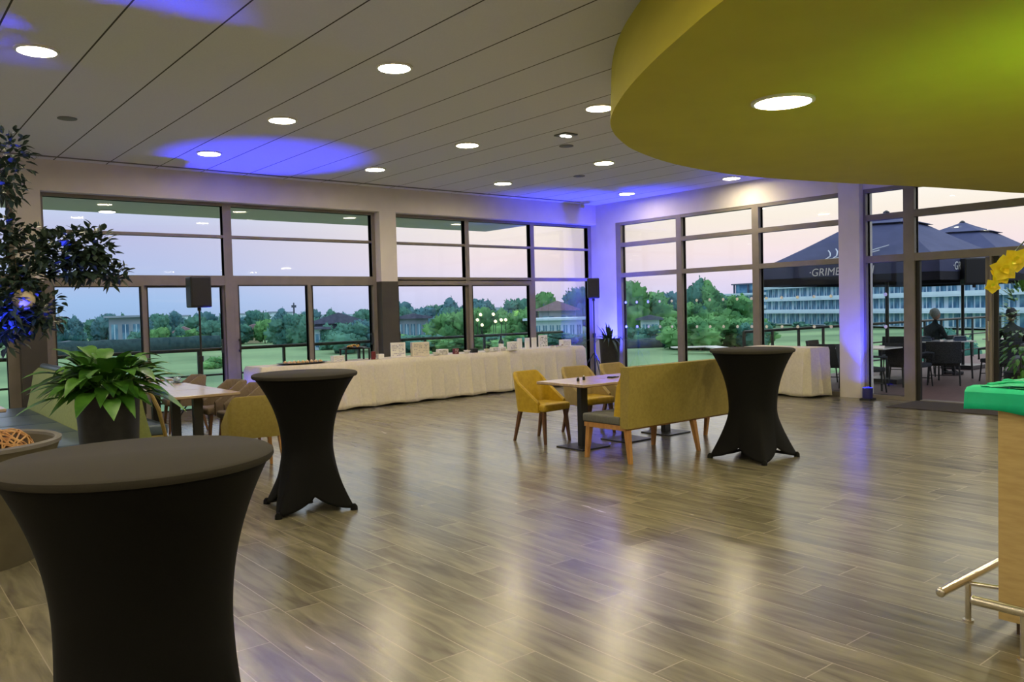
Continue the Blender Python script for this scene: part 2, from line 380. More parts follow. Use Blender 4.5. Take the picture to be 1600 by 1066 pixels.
leaf_door('door_4', 6.17, 7.42, 6.275, 7.40, 2.09, 0.04, 7.385)
# window 3
glazing_A('window_3', 7.83, 12.95,
    [(7.83, 12.95, 3.355, 3.41), (7.83, 7.86, 2.15, 3.41), (12.86, 12.955, 0, 3.41), (9.495, 9.59, 2.10, 3.41), (11.18, 11.28, 0, 3.41), (7.83, 12.95, 2.855, 2.90), (7.83, 12.95, 2.18, 2.25), (7.83, 11.28, 2.10, 2.20), (7.83, 7.92, 0, 2.15), (7.83, 12.95, 0, 0.04)],
    [(7.86, 9.495, 2.25, 2.855), (9.59, 11.18, 2.25, 2.855), (11.28, 12.86, 2.25, 2.855), (7.86, 9.495, 2.90, 3.355), (9.59, 11.18, 2.90, 3.355), (11.28, 12.86, 2.90, 3.355), (11.28, 12.86, 0.04, 2.18)])
leaf_door('door_5', 7.92, 9.58, 7.99, 9.50, 2.08, 0.04, 7.96)
leaf_door('door_6', 9.56, 11.18, 9.65, 11.10, 2.08, -0.03)

def glazing_B(name, bars, rects, x=13.02, dep=0.07, dots=()):
    w = struct(empty(name, (0, 0, 0)))
    f = MB()
    for (a, c, z0, z1) in bars:
        e_ = 0.003 if z1-z0 > c-a else 0.0
        f.box(x-dep-e_, x+dep+e_, a, c, z0, z1)
    struct(f.build('window_frame', 'frame', w))
    g = MB(); t = 0.012
    for (a, c, z0, z1) in rects:
        for q in ((a-t, a, z0-t, z1+t), (c, c+t, z0-t, z1+t), (a, c, z0-t, z0), (a, c, z1, z1+t)): g.box(x+0.0, x+dep*0.9, q[0], q[1], q[2], q[3])
    struct(g.build('gasket', 'gasket', w))
    for (a, c, z0, z1) in rects:
        p = MB(); p.box(x-0.006, x+0.006, a, c, z0, z1); g_ = struct(p.build('glass_pane', 'glass', w))
        dd = [y for y in dots if a+0.03 < y < c-0.03]
        if dd and z0 < 1.0:
            p = MB()
            for y in dd:
                for z in (1.165, 1.685):
                    p.lathe([(0.03, 0), (0.03, 0.002)], 14, T=Matrix.Translation((x-0.008, y, z)) @ Matrix.Rotation(-PI/2, 4, 'Y'))
            struct(p.build('frosted_dots', 'white_dot', g_))
    return w
dots = [12.14-0.315*i for i in range(29)]
glazing_B('window_4',
    [(7.16, 12.34, 3.34, 3.40), (12.20, 12.34, 0, 3.40), (10.56, 10.69, 0, 3.40), (8.78, 8.92, 0, 3.40), (7.16, 7.20, 0, 3.40), (7.16, 12.34, 2.875, 2.96), (7.16, 12.34, 2.225, 2.315), (7.16, 12.34, 0, 0.07)],
    [(10.69, 12.20, 2.96, 3.34), (8.92, 10.56, 2.96, 3.34), (7.20, 8.78, 2.96, 3.34), (10.69, 12.20, 2.315, 2.875), (8.92, 10.56, 2.315, 2.875), (7.20, 8.78, 2.315, 2.875),
     (10.69, 12.20, 0.07, 2.225), (8.92, 10.56, 0.07, 2.225), (7.20, 8.78, 0.07, 2.225)], dots=dots)
glazing_B('window_5',
    [(5.99, 6.80, 3.34, 3.40), (6.76, 6.80, 0, 3.40), (5.98, 6.15, 0, 3.40), (6.15, 6.80, 2.885, 2.98), (6.15, 6.80, 2.205, 2.315), (6.15, 6.80, 0, 0.06)],
    [(6.15, 6.76, 2.98, 3.34), (6.15, 6.76, 2.315, 2.885), (6.15, 6.76, 0.06, 2.205)], dots=dots)
glazing_B('window_6',
    [(-1.5, 5.98, 3.34, 3.40), (-1.5, 5.98, 2.885, 2.99), (-1.5, 5.98, 2.195, 2.315), (-1.5, 4.80, 0, 0.06), (2.9, 3.05, 0, 3.40), (0.7, 0.85, 0, 3.40), (-1.5, -1.4, 0, 3.40), (4.87, 4.90, 0, 2.2)],
    [(3.05, 5.98, 2.99, 3.34), (3.05, 5.98, 2.315, 2.885), (0.85, 2.9, 2.99, 3.34), (0.85, 2.9, 2.315, 2.885), (-1.4, 0.7, 2.99, 3.34), (-1.4, 0.7, 2.315, 2.885), (0.85, 2.9, 0.06, 2.195), (-1.4, 0.7, 0.06, 2.195)])
# sliding terrace door: leaf slid open to the right, black edge of the opening on the left
w = struct(empty('door_7'))
f = MB()
for (a, c, z0, z1) in ((4.88, 4.99, 0.03, 2.19), (3.05, 3.16, 0.03, 2.19), (3.16, 4.88, 0.03, 0.13), (3.16, 4.88, 2.10, 2.19)): f.box(13.04, 13.12, a, c, z0, z1)
struct(f.build('door_frame', 'frame', w))
f = MB(); f.box(13.05, 13.11, 3.16, 4.88, 0.13, 2.10)
p = MB(); p.box(13.075, 13.085, 3.16, 4.88, 0.13, 2.10); struct(p.build('glass_pane', 'glass', w)); f.b.free()
f = MB(); f.box(12.99, 13.05, 5.915, 5.98, 0, 2.2); f.box(13.0, 13.03, 4.80, 4.86, 0.0, 2.195); struct(f.build('door_edge', 'gasket', w))
f = MB(); f.box(12.98, 13.04, 4.915, 4.94, 0.95, 1.25, bev=0.006); struct(f.build('door_handle', 'steel', w))
f = MB(); f.box(12.97, 13.14, 4.2, 5.92, 0, 0.018); struct(f.build('threshold', 'frame', w))
tag(MB().box(11.95, 12.93, 3.6, 5.95, 0.0, 0.014, bev=0.004).build('door_mat', 'mat_rug'), 'dark brown mat on the floor in front of the terrace door', 'mat')

# ------------------------------------------------------------------ suspended canopy over the bar
low = [(2.75, -2.5), (2.72, 0.4), (2.86, 1.5), (3.2, 2.35), (3.46, 2.82), (3.71, 3.26), (4.07, 3.8), (4.47, 4.3), (4.83, 4.62), (5.2, 4.86), (5.56, 5.06), (6.33, 5.32), (7.02, 5.41), (7.72, 5.43), (8.61, 5.27), (9.61, 5.03), (10.59, 4.72), (12.3, 4.36), (12.9, 4.2), (12.9, -2.5)]
up = [(3.9, -2.5), (3.8, 0.6), (3.85, 2.1), (4.1, 3.2), (4.34, 3.6), (4.57, 4.03), (5.05, 4.74), (5.65, 5.40), (6.0, 5.72), (6.5, 6.0), (6.95, 6.2), (7.6, 6.35), (8.2, 6.3), (8.7, 6.2), (9.3, 6.0), (10.1, 5.7), (10.9, 5.3), (12.3, 4.8), (12.9, 4.6), (12.9, -2.5)]
def smooth_curve(pts, it=2):
    head, tail = pts[0], pts[-2:]
    p = pts[:-2]
    for _ in range(it):
        q = [p[0]]
        for a, c in zip(p, p[1:]):
            q += [(a[0]*.75+c[0]*.25, a[1]*.75+c[1]*.25), (a[0]*.25+c[0]*.75, a[1]*.25+c[1]*.75)]
        q.append(p[-1]); p = q
    return p + tail
lo_, up_ = smooth_curve(low), smooth_curve(up)
b = MB(); b.ring_loft([[Vector((x, y, 3.0)) for x, y in lo_], [Vector((x, y, ZC)) for x, y in up_]])
cano = b.build('suspended_ceiling_canopy', 'canopy', smooth=True)
tag(cano, 'large rounded lime olive ceiling canopy hanging over the bar', 'ceiling canopy')

# ------------------------------------------------------------------ ceiling lamps
def downlight(r=0.145, z=ZC):
    t = empty('ceiling_light')
    tag(t, 'x', 'ceiling light')
    MB().lathe([(r+0.025, 0.0), (r+0.025, -0.012), (r, -0.018), (r, 0.0)], 28, cap0=False, cap1=False).build('lamp_trim', 'lamp_trim', t, smooth=True)
    MB().lathe([(r, -0.010), (r*0.6, -0.014), (0.001, -0.015)], 28, cap0=False).build('diffuser', 'lamp', t, smooth=True)
    return t
lamps = [((1.32, 7.76), 'leftmost warm ceiling light, tilted trim, near the blue glow in the corner'),
 ((3.99, 6.53), 'large round warm ceiling light highest up in the middle of the photo'),
 ((3.98, 8.99), 'warm ceiling light above and right of the blue lit ceiling patch'),
 ((3.95, 11.34), 'round ceiling light at the left end of the blue ceiling patch'),
 ((6.50, 11.30), 'small warm ceiling light right of the blue patch, close to the back windows'),
 ((6.62, 9.02), 'warm ceiling light in the middle of the central row'),
 ((9.14, 11.42), 'small warm ceiling light over the middle of the buffet'),
 ((6.67, 6.57), 'warm ceiling light touching the left edge of the green canopy'),
 ((9.24, 9.02), 'warm ceiling light below the smoke detector spotlight, left of the canopy'),
 ((12.12, 11.22), 'smallest ceiling light nearest the room corner with blue glow'),
 ((12.36, 8.92), 'warm ceiling light just under the lower edge of the canopy by the right windows')]
lp = downlight()
for i, ((x, y), lab) in enumerate(lamps):
    place(lp, i == 0, (x, y, ZC), 0, lab, 'round downlights in the grey ceiling')
for j, y in enumerate((4.1, 1.6, -0.9, -3.2)):  # unseen lamps added behind the viewer to brighten the room
    for i, x in enumerate((-3.6, -1.2, 1.3)):
        place(lp, False, (x, y, ZC), 0, 'added unseen ceiling light above and behind the viewer, brightens the room', 'added ceiling lights behind the viewer')
for i, (x, y) in enumerate(((-3.6, 6.5), (-3.6, 9.0), (-1.2, 6.5), (-1.2, 9.0), (-1.2, 11.3), (-3.6, 11.3))):  # more unseen lamps, added on the left for room brightness
    place(lp, False, (x, y, ZC), 0, 'added unseen ceiling light left of the view, brightens the room', 'added ceiling lights left of the view')
lp2 = downlight(0.19); lp2.location = (5.12, 3.26, 3.0); tag(lp2, 'big round warm light set into the lime canopy', 'ceiling light')
for (x, y) in ((8.9, 1.9), (5.12, 0.6), (7.6, 0.6), (10.2, 3.2), (10.2, 0.6)):  # out of view canopy lamps, added to raise the room light
    c_ = copy_tree(lp2); c_.location = (x, y, 3.0); tag(c_, 'added unseen round light in the lime canopy beyond the right edge', 'ceiling light', 'added canopy lights beyond the right edge')
t = thing('spotlight', 'small square white spotlight between the ceiling lights left of the canopy', 'spotlight', (7.32, 7.82, ZC))
MB().box(-0.11, 0.11, -0.11, 0.11, -0.02, 0, bev=0.005).build('housing', 'grille', t)
for dx in (-0.045, 0.045): MB().lathe([(0.04, -0.03), (0.04, -0.021)], 14, T=Matrix.Translation((dx, 0, 0))).build('lens', 'lamp_white', t)
for (x, y, lab) in ((2.0, 10.19, 'round grey ceiling vent at the left near the plants'), (7.84, 8.37, 'small grey ceiling vent just beyond the square spotlight'), (9.8, 10.16, 'small round grey ceiling vent nearest the room corner')):
    t = thing('ceiling_vent', lab, 'ceiling vent', (x, y, ZC), group='round ceiling vents')
    MB().lathe([(0.10, 0), (0.10, -0.008), (0.075, -0.012), (0.02, -0.012)], 20).build('vent_plate', 'grille', t, smooth=True)
t = thing('motion_sensor', 'small white sensor under the ceiling at the room corner', 'sensor', (12.5, 12.85, 3.79))
MB().sphere((0, 0, 0), 0.045, 2, (1, 0.8, 1.1)).build('dome', 'white_gloss', t, smooth=True)
MB().box(-0.03, 0.03, 0, 0.07, -0.03, 0.05, bev=0.004).build('bracket', 'white', t)

# ------------------------------------------------------------------ cocktail tables
def cocktail(name, label, loc, rz, rt, h, waist, rf=0.43, wz=0.5):
    t = thing(name, label, 'cocktail table', (*loc, 0), rz)
    n = 96; rows = 44
    def rad(th, z):
        c4 = abs(math.cos(2*th))            # 1 at feet (th=0,90..), 0 between
        tt = (th % (PI/2))-PI/4; foot = min(rf, rf*0.70/math.cos(tt))*(0.90+0.10*c4)
        k = z/h
        kw = wz/h
        if k >= kw:
            s_ = (k-kw)/(1-kw); rr = waist+(rt-waist)*(s_**2.15)
            return rr*(1+0.03*(1-s_)*(c4-0.5))
        s_ = (kw-k)/kw
        return waist*(1+0.03*(c4-0.5)) + (foot-waist)*(s_**1.35)
    def zb(th):
        c4 = abs(math.cos(2*th)); return 0.015+0.115*(1-c4**0.9)**0.8
    rings = []
    for j in range(rows+1):
        ring = []
        for i in range(n):
            th = 2*PI*i/n; z = zb(th)+(h-0.03-zb(th))*j/rows
            r = rad(th, z)
            ring.append(Vector((r*math.cos(th), r*math.sin(th), z)))
        rings.append(ring)
    b = MB(); b.ring_loft(rings, cap0=False, cap1=False)
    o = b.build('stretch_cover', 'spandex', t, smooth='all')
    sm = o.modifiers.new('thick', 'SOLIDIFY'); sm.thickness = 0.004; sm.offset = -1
    MB().lathe([(rt-0.004, h-0.034), (rt+0.003, h-0.022), (rt+0.002, h-0.008), (rt-0.01, h), (0.0015, h+0.001)], 96, cap0=True, cap1=True).build('top_cover', 'spandex_lit_top', t, smooth=True)
    MB().tube([(0, 0, 0.03), (0, 0, h-0.035)], 0.03, 12).build('pole', 'black_metal', t, smooth=True)
    for k in range(4):
        a = k*PI/2
        MB().tube([(0, 0, 0.11), (0.2*math.cos(a), 0.2*math.sin(a), 0.06), ((rf-0.03)*math.cos(a), (rf-0.03)*math.sin(a), 0.022)], 0.016, 8).build('leg', 'black_metal', t, smooth=True)
    for k in range(4):
        a = k*PI/2
        MB().lathe([(0.03, 0), (0.028, 0.03), (0.012, 0.05)], 12, T=Matrix.Translation(((rf-0.015)*math.cos(a), (rf-0.015)*math.sin(a), 0))).build('foot_pocket', 'spandex', t, smooth=True)
    return t
cocktail('cocktail_table', 'large black stretch covered cocktail table in the left foreground', (0.78, 3.07), R_(40), 0.455, 1.12, 0.29, 0.46, 0.5)
cocktail('cocktail_table', 'black stretch covered cocktail table standing before the buffet', (2.93, 6.35), R_(31), 0.425, 1.12, 0.205, 0.44, 0.5)
cocktail('cocktail_table', 'black stretch covered cocktail table at the end of the high backed bench', (7.26, 5.02), R_(48), 0.425, 1.13, 0.235, 0.46, 0.5)

# ------------------------------------------------------------------ upholstered chairs
def tub_chair(main, inner, legm, label, cat='chair', w=0.50, d=0.50, back_h=0.84, arms=True, name='dining_chair'):
    """faces -Y, back at +Y, origin at floor centre"""
    t = thing(name, label, cat)
    sh = 0.47
    MB().box(-w/2+0.02, w/2-0.02, -d/2, d/2-0.06, sh-0.09, sh, bev=0.03, seg=3).build('seat', main, t, smooth=True)
    # shell: U-shaped wrap whose sides slope down to the front
    n = 28; path = []
    rr = 0.12
    hw = w/2
    pts = [(-hw, -d/2+0.10), (-hw, d/2-rr)] + [(-hw+rr-rr*math.cos(a), d/2-rr+rr*math.sin(a)) for a in [PI/2*k/6 for k in range(1, 7)]]
    pts += [(-x, y) for x, y in reversed(pts)]
    th = 0.045; rings = []
    cx, cy = 0, 0
    for i, (x, y) in enumerate(pts):
        a = Vector(pts[max(0, i-1)]); c = Vector(pts[min(len(pts)-1, i+1)]); tn = (c-a).normalized(); nn = Vector((-tn.y, tn.x))  # outward-left
        inn = Vector((x, y)) - nn*th
        fr = (y-(-d/2+0.10))/(d-0.10-rr*0.2); fr = max(0, min(1, fr))
        top = 0.50 + (back_h-0.50)*(fr**1.5 if arms else (1 if y > d/2-0.13 else 0.15))
        lean = 0.07*fr
        p = []
        for (q, zz) in (((x, y), sh-0.10), ((x, y), top-0.02), ((x-nn.x*th*0.3, y-nn.y*th*0.3), top), ((inn.x+nn.x*th*0.3, inn.y+nn.y*th*0.3), top), ((inn.x, inn.y), top-0.02), ((inn.x, inn.y), sh-0.10)):
            k = (zz-0.45)/0.4
            p.append(Vector((q[0]*(1+0.05*max(0, k)), q[1]+lean*max(0, k), zz)))
        rings.append(p)
    b = MB(); b.ring_loft(rings); b.build('backrest', inner, t, smooth=True)
    for sx in (-1, 1):
        MB().taper_leg((sx*(w/2-0.06), -d/2+0.06, sh-0.09), (sx*(w/2-0.035), -d/2+0.02, 0), 0.022, 0.013).build('leg', legm, t)
        MB().taper_leg((sx*(w/2-0.06), d/2-0.06, sh-0.09), (sx*(w/2-0.035), d/2+0.03, 0), 0.022, 0.013).build('leg', legm, t)
    return t

yc = tub_chair('mustard', 'mustard', 'dark_wood', 'x')
place(yc, True, (6.50, 7.46, 0), R_(6), 'bright mustard yellow chair at the left end of the central tables', 'chairs behind the central tables')
oc = tub_chair('mustard', 'tan', 'dark_wood', 'x')
place(oc, True, (7.32, 7.50, 0), R_(-4), 'tan backed chair in the middle behind the central tables', 'chairs behind the central tables')
place(oc, False, (8.02, 7.50, 0), R_(2), 'tan backed chair behind the central tables, partly hidden by the bench back', 'chairs behind the central tables')
# left dining group
bc = tub_chair('brown_fabric', 'brown_fabric', 'dark_wood', 'x', arms=False, w=0.44, back_h=0.78)
place(bc, True, (3.66, 9.72, 0), R_(-92), 'brown backed chair beside the near left dining table, closest to the camera', 'brown chairs along the left dining tables')
place(bc, False, (3.66, 10.45, 0), R_(-88), 'brown backed chair, second from the front beside the left dining tables', 'brown chairs along the left dining tables')
place(bc, False, (3.64, 11.9, 0), R_(-95), 'taupe chair at the far left dining table by the windows', 'brown chairs along the left dining tables')
tc_ = tub_chair('mustard', 'olive_gold', 'wood', 'x', w=0.56, d=0.54, back_h=0.80)
place(tc_, True, (3.22, 8.28, 0), R_(180-8), 'olive gold armchair with wooden legs at the near end of the left dining tables')

# ------------------------------------------------------------------ dining tables
def dining_table(sx, sy, wide_col=0.10, h=0.76, topm='table_wood'):
    t = thing('dining_table', 'x', 'table')
    MB().box(-sx/2, sx/2, -sy/2, sy/2, h-0.028, h, bev=0.004).build('tabletop', topm, t)
    MB().box(-sx/2+0.006, sx/2-0.006, -sy/2+0.006, sy/2-0.006, h-0.034, h-0.028).build('edge_band', 'dark_wood', t)
    MB().box(-wide_col/2, wide_col/2, -0.035, 0.035, 0.015, h-0.034).build('column', 'black_metal', t)
    MB().box(-0.22, 0.22, -0.22, 0.22, 0.0, 0.015, bev=0.004).build('base_plate', 'black_metal', t)
    return t
dt = dining_table(0.70, 0.78)
for i, (x, lab) in enumerate(((6.51, 'square oak topped table at the left end of the central row, beside the yellow chair'), (7.23, 'square oak topped table in the middle of the central row'), (7.95, 'square oak topped table at the right end of the central row, behind the bench back'))):
    place(dt, i == 0, (x, 6.78, 0), 0, lab, 'row of tables by the high backed bench')
for i, (x, y, lab) in enumerate(((3.02, 9.37, 'nearest oak topped table of the left dining row, right of the leafy pot plant'), (3.02, 10.17, 'second oak topped table in the left dining row'), (3.02, 10.97, 'third oak topped table in the left dining row'), (3.15, 12.15, 'farthest oak topped table of the left row, close to the glass doors'))):
    place(dt, False, (x, y, 0), 0, lab, 'row of tables by the left banquette')
place(dt, False, (0.82, 9.65, 0), 0, 'white topped table corner at the far left edge, beside the blue grey seat')
# small items on the central tables
def napkin(x, y, z, rz, label, m='black', s=(0.09, 0.035, 0.012)):
    t = thing('folded_napkin', label, 'napkin', (x, y, z), rz)
    MB().box(-s[0], s[0], -s[1], s[1], 0, s[2], bev=0.003).build('cloth_fold', m, t)
    MB().box(-s[0]*0.9, s[0]*0.2, -s[1]*0.9, s[1]*0.9, s[2], s[2]+0.008, bev=0.002).build('upper_fold', m, t)
def shaker(x, y, z, label, grp=None):
    t = thing('salt_shaker', label, 'shaker', (x, y, z), group=grp)
    MB().lathe([(0.016, 0), (0.018, 0.02), (0.013, 0.04)], 12).build('body', 'black', t, smooth=True)
    MB().lathe([(0.013, 0.04), (0.012, 0.05), (0.002, 0.054)], 12).build('cap', 'steel', t, smooth=True)
shaker(6.45, 6.78, 0.76, 'small dark shaker, left one of the pair on the central table')
shaker(6.60, 6.84, 0.76, 'small dark shaker, right one of the pair on the central table')
napkin(7.02, 6.78, 0.76, 0.3, 'black folded napkin lying in the middle of the central tables')
napkin(7.55, 6.95, 0.76, 0.1, 'black folded napkin on the central tables next to the bench back')

# ------------------------------------------------------------------ high-backed bench
t = thing('high_backed_bench', 'high backed bench, olive gold outside, grey cushion, wooden legs', 'bench', (6.06, 5.66, 0))
LB = 2.12
b = MB()
b.ring_loft([[Vector((x, 0.0, 0.36)), Vector((x, 0.11, 0.36)), Vector((x, 0.085, 0.985)), Vector((x, -0.03, 0.985))] for x in (0, LB)])
b.build('back_panel', 'olive_gold', t)
b = MB(); b.ring_loft([[Vector((x, 0.112, 0.47)), Vector((x, 0.21, 0.47)), Vector((x, 0.17, 0.75)), Vector((x, 0.105, 0.90))] for x in (0.015, LB-0.015)]); b.build('back_cushion', 'mustard', t)
MB().box(0.0, LB, 0.11, 0.66, 0.385, 0.475, bev=0.02, seg=3).build('seat_cushion', 'grey_cushion', t, smooth=True)
MB().box(0.01, LB-0.01, 0.05, 0.64, 0.335, 0.385).build('seat_frame', 'wood', t)
for x, lean in ((0.05, -0.0), (1.09, 0.05), (LB-0.05, 0.0)):
    MB().taper_leg((x, 0.055, 0.345), (x+lean, 0.02, 0), 0.028, 0.018).build('leg', 'wood', t)
    MB().taper_leg((x, 0.60, 0.345), (x-0.02+lean*0.5, 0.63, 0), 0.028, 0.018).build('leg', 'wood', t)

# ------------------------------------------------------------------ left banquette (back to back)
t = thing('double_banquette', 'back to back banquette with sage green back and blue grey seats at the left', 'banquette seat', (0, 0, 0))
b = MB()
ys = [8.3+i*(12.45-8.3)/12 for i in range(13)]
b.ring_loft([[Vector((1.80, y, 0.44)), Vector((1.86, y, 0.70)), Vector((1.90, y, 0.93)), Vector((1.96, y, 0.985)), Vector((2.08, y, 0.985)), Vector((2.14, y, 0.93)), Vector((2.18, y, 0.70)), Vector((2.24, y, 0.44))] for y in ys])
b.build('backrest', 'green_fabric', t, smooth=True)
b = MB(); b.tube([(2.02, 8.3, 0.995), (2.02, 12.45, 0.995)], 0.045, 10); b.build('top_roll', 'grey_seat', t, smooth=True)
for (a, c) in ((8.3, 9.3), (9.31, 10.3), (10.31, 11.35), (11.36, 12.45)):
    MB().box(1.02, 1.80, a, c, 0.36, 0.47, bev=0.02, seg=3).build('seat_cushion', 'grey_seat', t, smooth=True)
MB().box(2.24, 2.62, 9.1, 12.45, 0.36, 0.47, bev=0.02, seg=3).build('seat_cushion', 'grey_seat', t, smooth=True)
MB().box(1.10, 2.58, 8.35, 12.42, 0.06, 0.36).build('base', 'olive_gold', t)
MB().box(1.16, 2.5, 8.45, 12.35, 0.0, 0.06).build('plinth', 'plinth', t)
b = MB(); b.tube([(2.2, 8.27, 0.97), (2.3, 8.27, 0.72), (2.42, 8.5, 0.42), (2.60, 8.9, 0.22), (2.64, 9.2, 0.18)], 0.02, 8); b.build('piping', 'tan', t, smooth=True)

# ------------------------------------------------------------------ planters and plants
t = thing('round_planter', 'wide round olive stone planter with pale rim at the left edge', 'planter', (0.52, 6.56, 0))
MB().lathe([(0.46, 0), (0.50, 0.2), (0.60, 0.72), (0.625, 0.795), (0.59, 0.797), (0.575, 0.74), (0.53, 0.6)], 48, cap1=False).build('bowl', 'planter', t, smooth=True)
MB().lathe([(0.628, 0.775), (0.632, 0.80), (0.61, 0.810), (0.588, 0.80), (0.583, 0.76)], 48, cap0=False, cap1=False).build('rim', 'planter_rim', t, smooth=True)
b = MB(); b.lathe([(0.56, 0.68), (0.4, 0.69), (0.2, 0.68), (0.01, 0.70)], 40, cap0=False); b.build('soil', 'soil', t, smooth=True)
# dried vine ball in the planter
t = thing('vine_ball', 'round ball of dried brown vine lying in the wide planter', 'decorative ball', (0.80, 6.36, 0.735))
b = MB()
for k in range(26):
    ax = Vector((rnd.uniform(-1, 1), rnd.uniform(-1, 1), rnd.uniform(-1, 1))).normalized(); q = ax.orthogonal().normalized(); q2 = ax.cross(q)
    off = rnd.uniform(-0.09, 0.09); rr = math.sqrt(0.155**2-off*off)
    b.tube([ax*off + (q*math.cos(a)+q2*math.sin(a))*rr*(1, 1, 1)[0] for a in [2*PI*i/18 for i in range(19)]], 0.006, 5)
b.build('woven_vines', 'vine', t, smooth=True)
MB().sphere((0, 0, 0), 0.13, 2, (1, 1, 1), 0.1, 3).build('dried_filling', 'soil', t, smooth=True)

# ficus tree growing in the planter
t = thing('indoor_tree', 'small leafed indoor tree in the left planter, partly lit blue', 'tree', (0.42, 6.68, 0.66))
trunk = MB()
trunk.tube([(0, 0, 0), (0.02, -0.02, 0.5), (-0.03, 0.02, 1.0), (0.0, 0, 1.45)], 0.045, 10, 0.03)
clusters = []
def branch(pts, r):
    trunk.tube(pts, r, 7, 0.006)
branch([(-0.02, 0.01, 0.9), (0.2, -0.08, 1.2), (0.5, -0.22, 1.42), (0.86, -0.32, 1.48), (1.08, -0.36, 1.28)], 0.018)
branch([(0, 0, 1.3), (0.2, -0.1, 1.7), (0.42, -0.22, 2.05)], 0.016)
branch([(0, 0, 1.0), (-0.25, 0.1, 1.5), (-0.5, 0.1, 1.9)], 0.02)
branch([(0, 0, 0.7), (0.25, -0.12, 0.95), (0.5, -0.25, 1.05)], 0.014)
branch([(0, 0, 0.8), (0.3, -0.10, 1.05), (0.62, -0.28, 1.0)], 0.012)
trunk.build('trunk', 'bark', t, smooth=True)
fol = MB()
def cluster(c, r, n, ln=0.07, sc=(1, 1, 1)):
    n = int(n*1.9)
    for _ in range(n):
        d = Vector((rnd.gauss(0, 1), rnd.gauss(0, 1), rnd.gauss(0, 1))).normalized(); k = r*rnd.random()**0.45
        p = Vector(c) + Vector((d.x*sc[0], d.y*sc[1], d.z*sc[2]))*k
        dd = (d*0.8 + Vector((rnd.uniform(-1, 1), rnd.uniform(-1, 1), rnd.uniform(-0.6, 0.9)))).normalized()
        upv = Vector((rnd.uniform(-0.5, 0.5), rnd.uniform(-0.5, 0.5), 1))
        fol.leaf(p, dd, upv, ln*rnd.uniform(0.7, 1.2), ln*0.5, 0.2, 3)
cluster((0.46, -0.23, 2.06), 0.17, 90, sc=(1, 1, 1.1))
cluster((0.44, -0.22, 1.86), 0.14, 60)
cluster((0.44, -0.22, 1.56), 0.12, 60)
cluster((0.62, -0.26, 1.40), 0.19, 150, sc=(1.1, 1, 1))
cluster((0.80, -0.30, 1.40), 0.19, 170, sc=(1.1, 1, 0.9))
cluster((0.95, -0.32, 1.46), 0.16, 130)
cluster((0.90, -0.32, 1.30), 0.17, 110, sc=(1.3, 1, 0.6))
cluster((1.08, -0.35, 1.26), 0.09, 40)
cluster((0.50, -0.25, 1.24), 0.17, 120)
cluster((0.44, -0.22, 1.06), 0.22, 190)
cluster((0.62, -0.27, 1.00), 0.16, 90)
cluster((0.42, -0.22, 0.88), 0.15, 80); cluster((0.40, -0.34, 1.06), 0.15, 120)
cluster((-0.1, 0.1, 1.6), 0.45, 400); cluster((-0.4, 0.1, 2.0), 0.4, 250); cluster((0.1, 0, 2.0), 0.25, 150)
fol.build('foliage', 'leaf_dark', t, recalc=False)
t = thing('hanging_ball', 'cream round ball hanging among the blue lit leaves', 'decorative ball', (0.93, 6.33, 1.75))
MB().sphere((0, 0, 0), 0.07, 3).build('paper_ball', 'cream', t, smooth=True)
MB().tube([(0, 0, 0.08), (-0.03, 0.02, 0.2), (-0.04, 0.03, 0.32)], 0.003, 5).build('string', 'bark', t)

# leafy plant in tall black pot
t = thing('leafy_pot_plant', 'lush broad leafed plant in a tall black pot behind the front cocktail table', 'potted plant', (1.66, 7.40, 0))
MB().lathe([(0.19, 0), (0.20, 0.1), (0.245, 0.95), (0.25, 1.0), (0.225, 1.0), (0.22, 0.93)], 36, cap1=False).build('pot', 'pot', t, smooth=True)
MB().lathe([(0.222, 0.93), (0.1, 0.95), (0.01, 0.95)], 24, cap0=False).build('soil', 'soil', t, smooth=True)
fol = MB()
for k in range(170):
    a = rnd.uniform(0, 2*PI); el = rnd.uniform(-0.1, 1.3); rr = rnd.uniform(0.0, 0.16)
    base = Vector((rr*math.cos(a), rr*math.sin(a), rnd.uniform(0.97, 1.08)))
    st = rnd.uniform(0.05, 0.24)
    d = Vector((math.cos(a)*math.cos(el), math.sin(a)*math.cos(el), math.sin(el)))
    tip = base + d*st
    fol.tube([base, base+d*st*0.5, tip], 0.0035, 4)
    dd = Vector((math.cos(a)*math.cos(el*0.75), math.sin(a)*math.cos(el*0.75), math.sin(el*0.75)))
    fol.leaf(tip, dd, Vector((-math.cos(a)*0.6, -math.sin(a)*0.6, 1)), rnd.uniform(0.24, 0.36), rnd.uniform(0.11, 0.16), rnd.uniform(0.3, 0.7), 7)
fol.build('foliage', 'leaf', t, smooth=True, recalc=False)

# yucca-like plant in the room corner
t = thing('corner_pot_plant', 'spiky plant in a tall black pot in the blue lit room corner', 'potted plant', (12.06, 11.72, 0))
MB().lathe([(0.155, 0), (0.16, 0.05), (0.215, 0.92), (0.22, 0.95), (0.20, 0.95), (0.195, 0.88)], 28, cap1=False).build('pot', 'pot', t, smooth=True)
MB().lathe([(0.197, 0.88), (0.01, 0.90)], 24, cap0=False).build('soil', 'soil', t)
fol = MB()
for k in range(46):
    a = rnd.uniform(0, 2*PI); el = rnd.uniform(0.35, 1.4)
    d = Vector((math.cos(a)*math.cos(el), math.sin(a)*math.cos(el), math.sin(el)))
    fol.leaf((0.05*math.cos(a), 0.05*math.sin(a), 0.9), d, (0, 0, 1), rnd.uniform(0.38, 0.62), 0.045, rnd.uniform(0.15, 0.9), 7)
fol.build('foliage', 'leaf_dark', t, recalc=False)

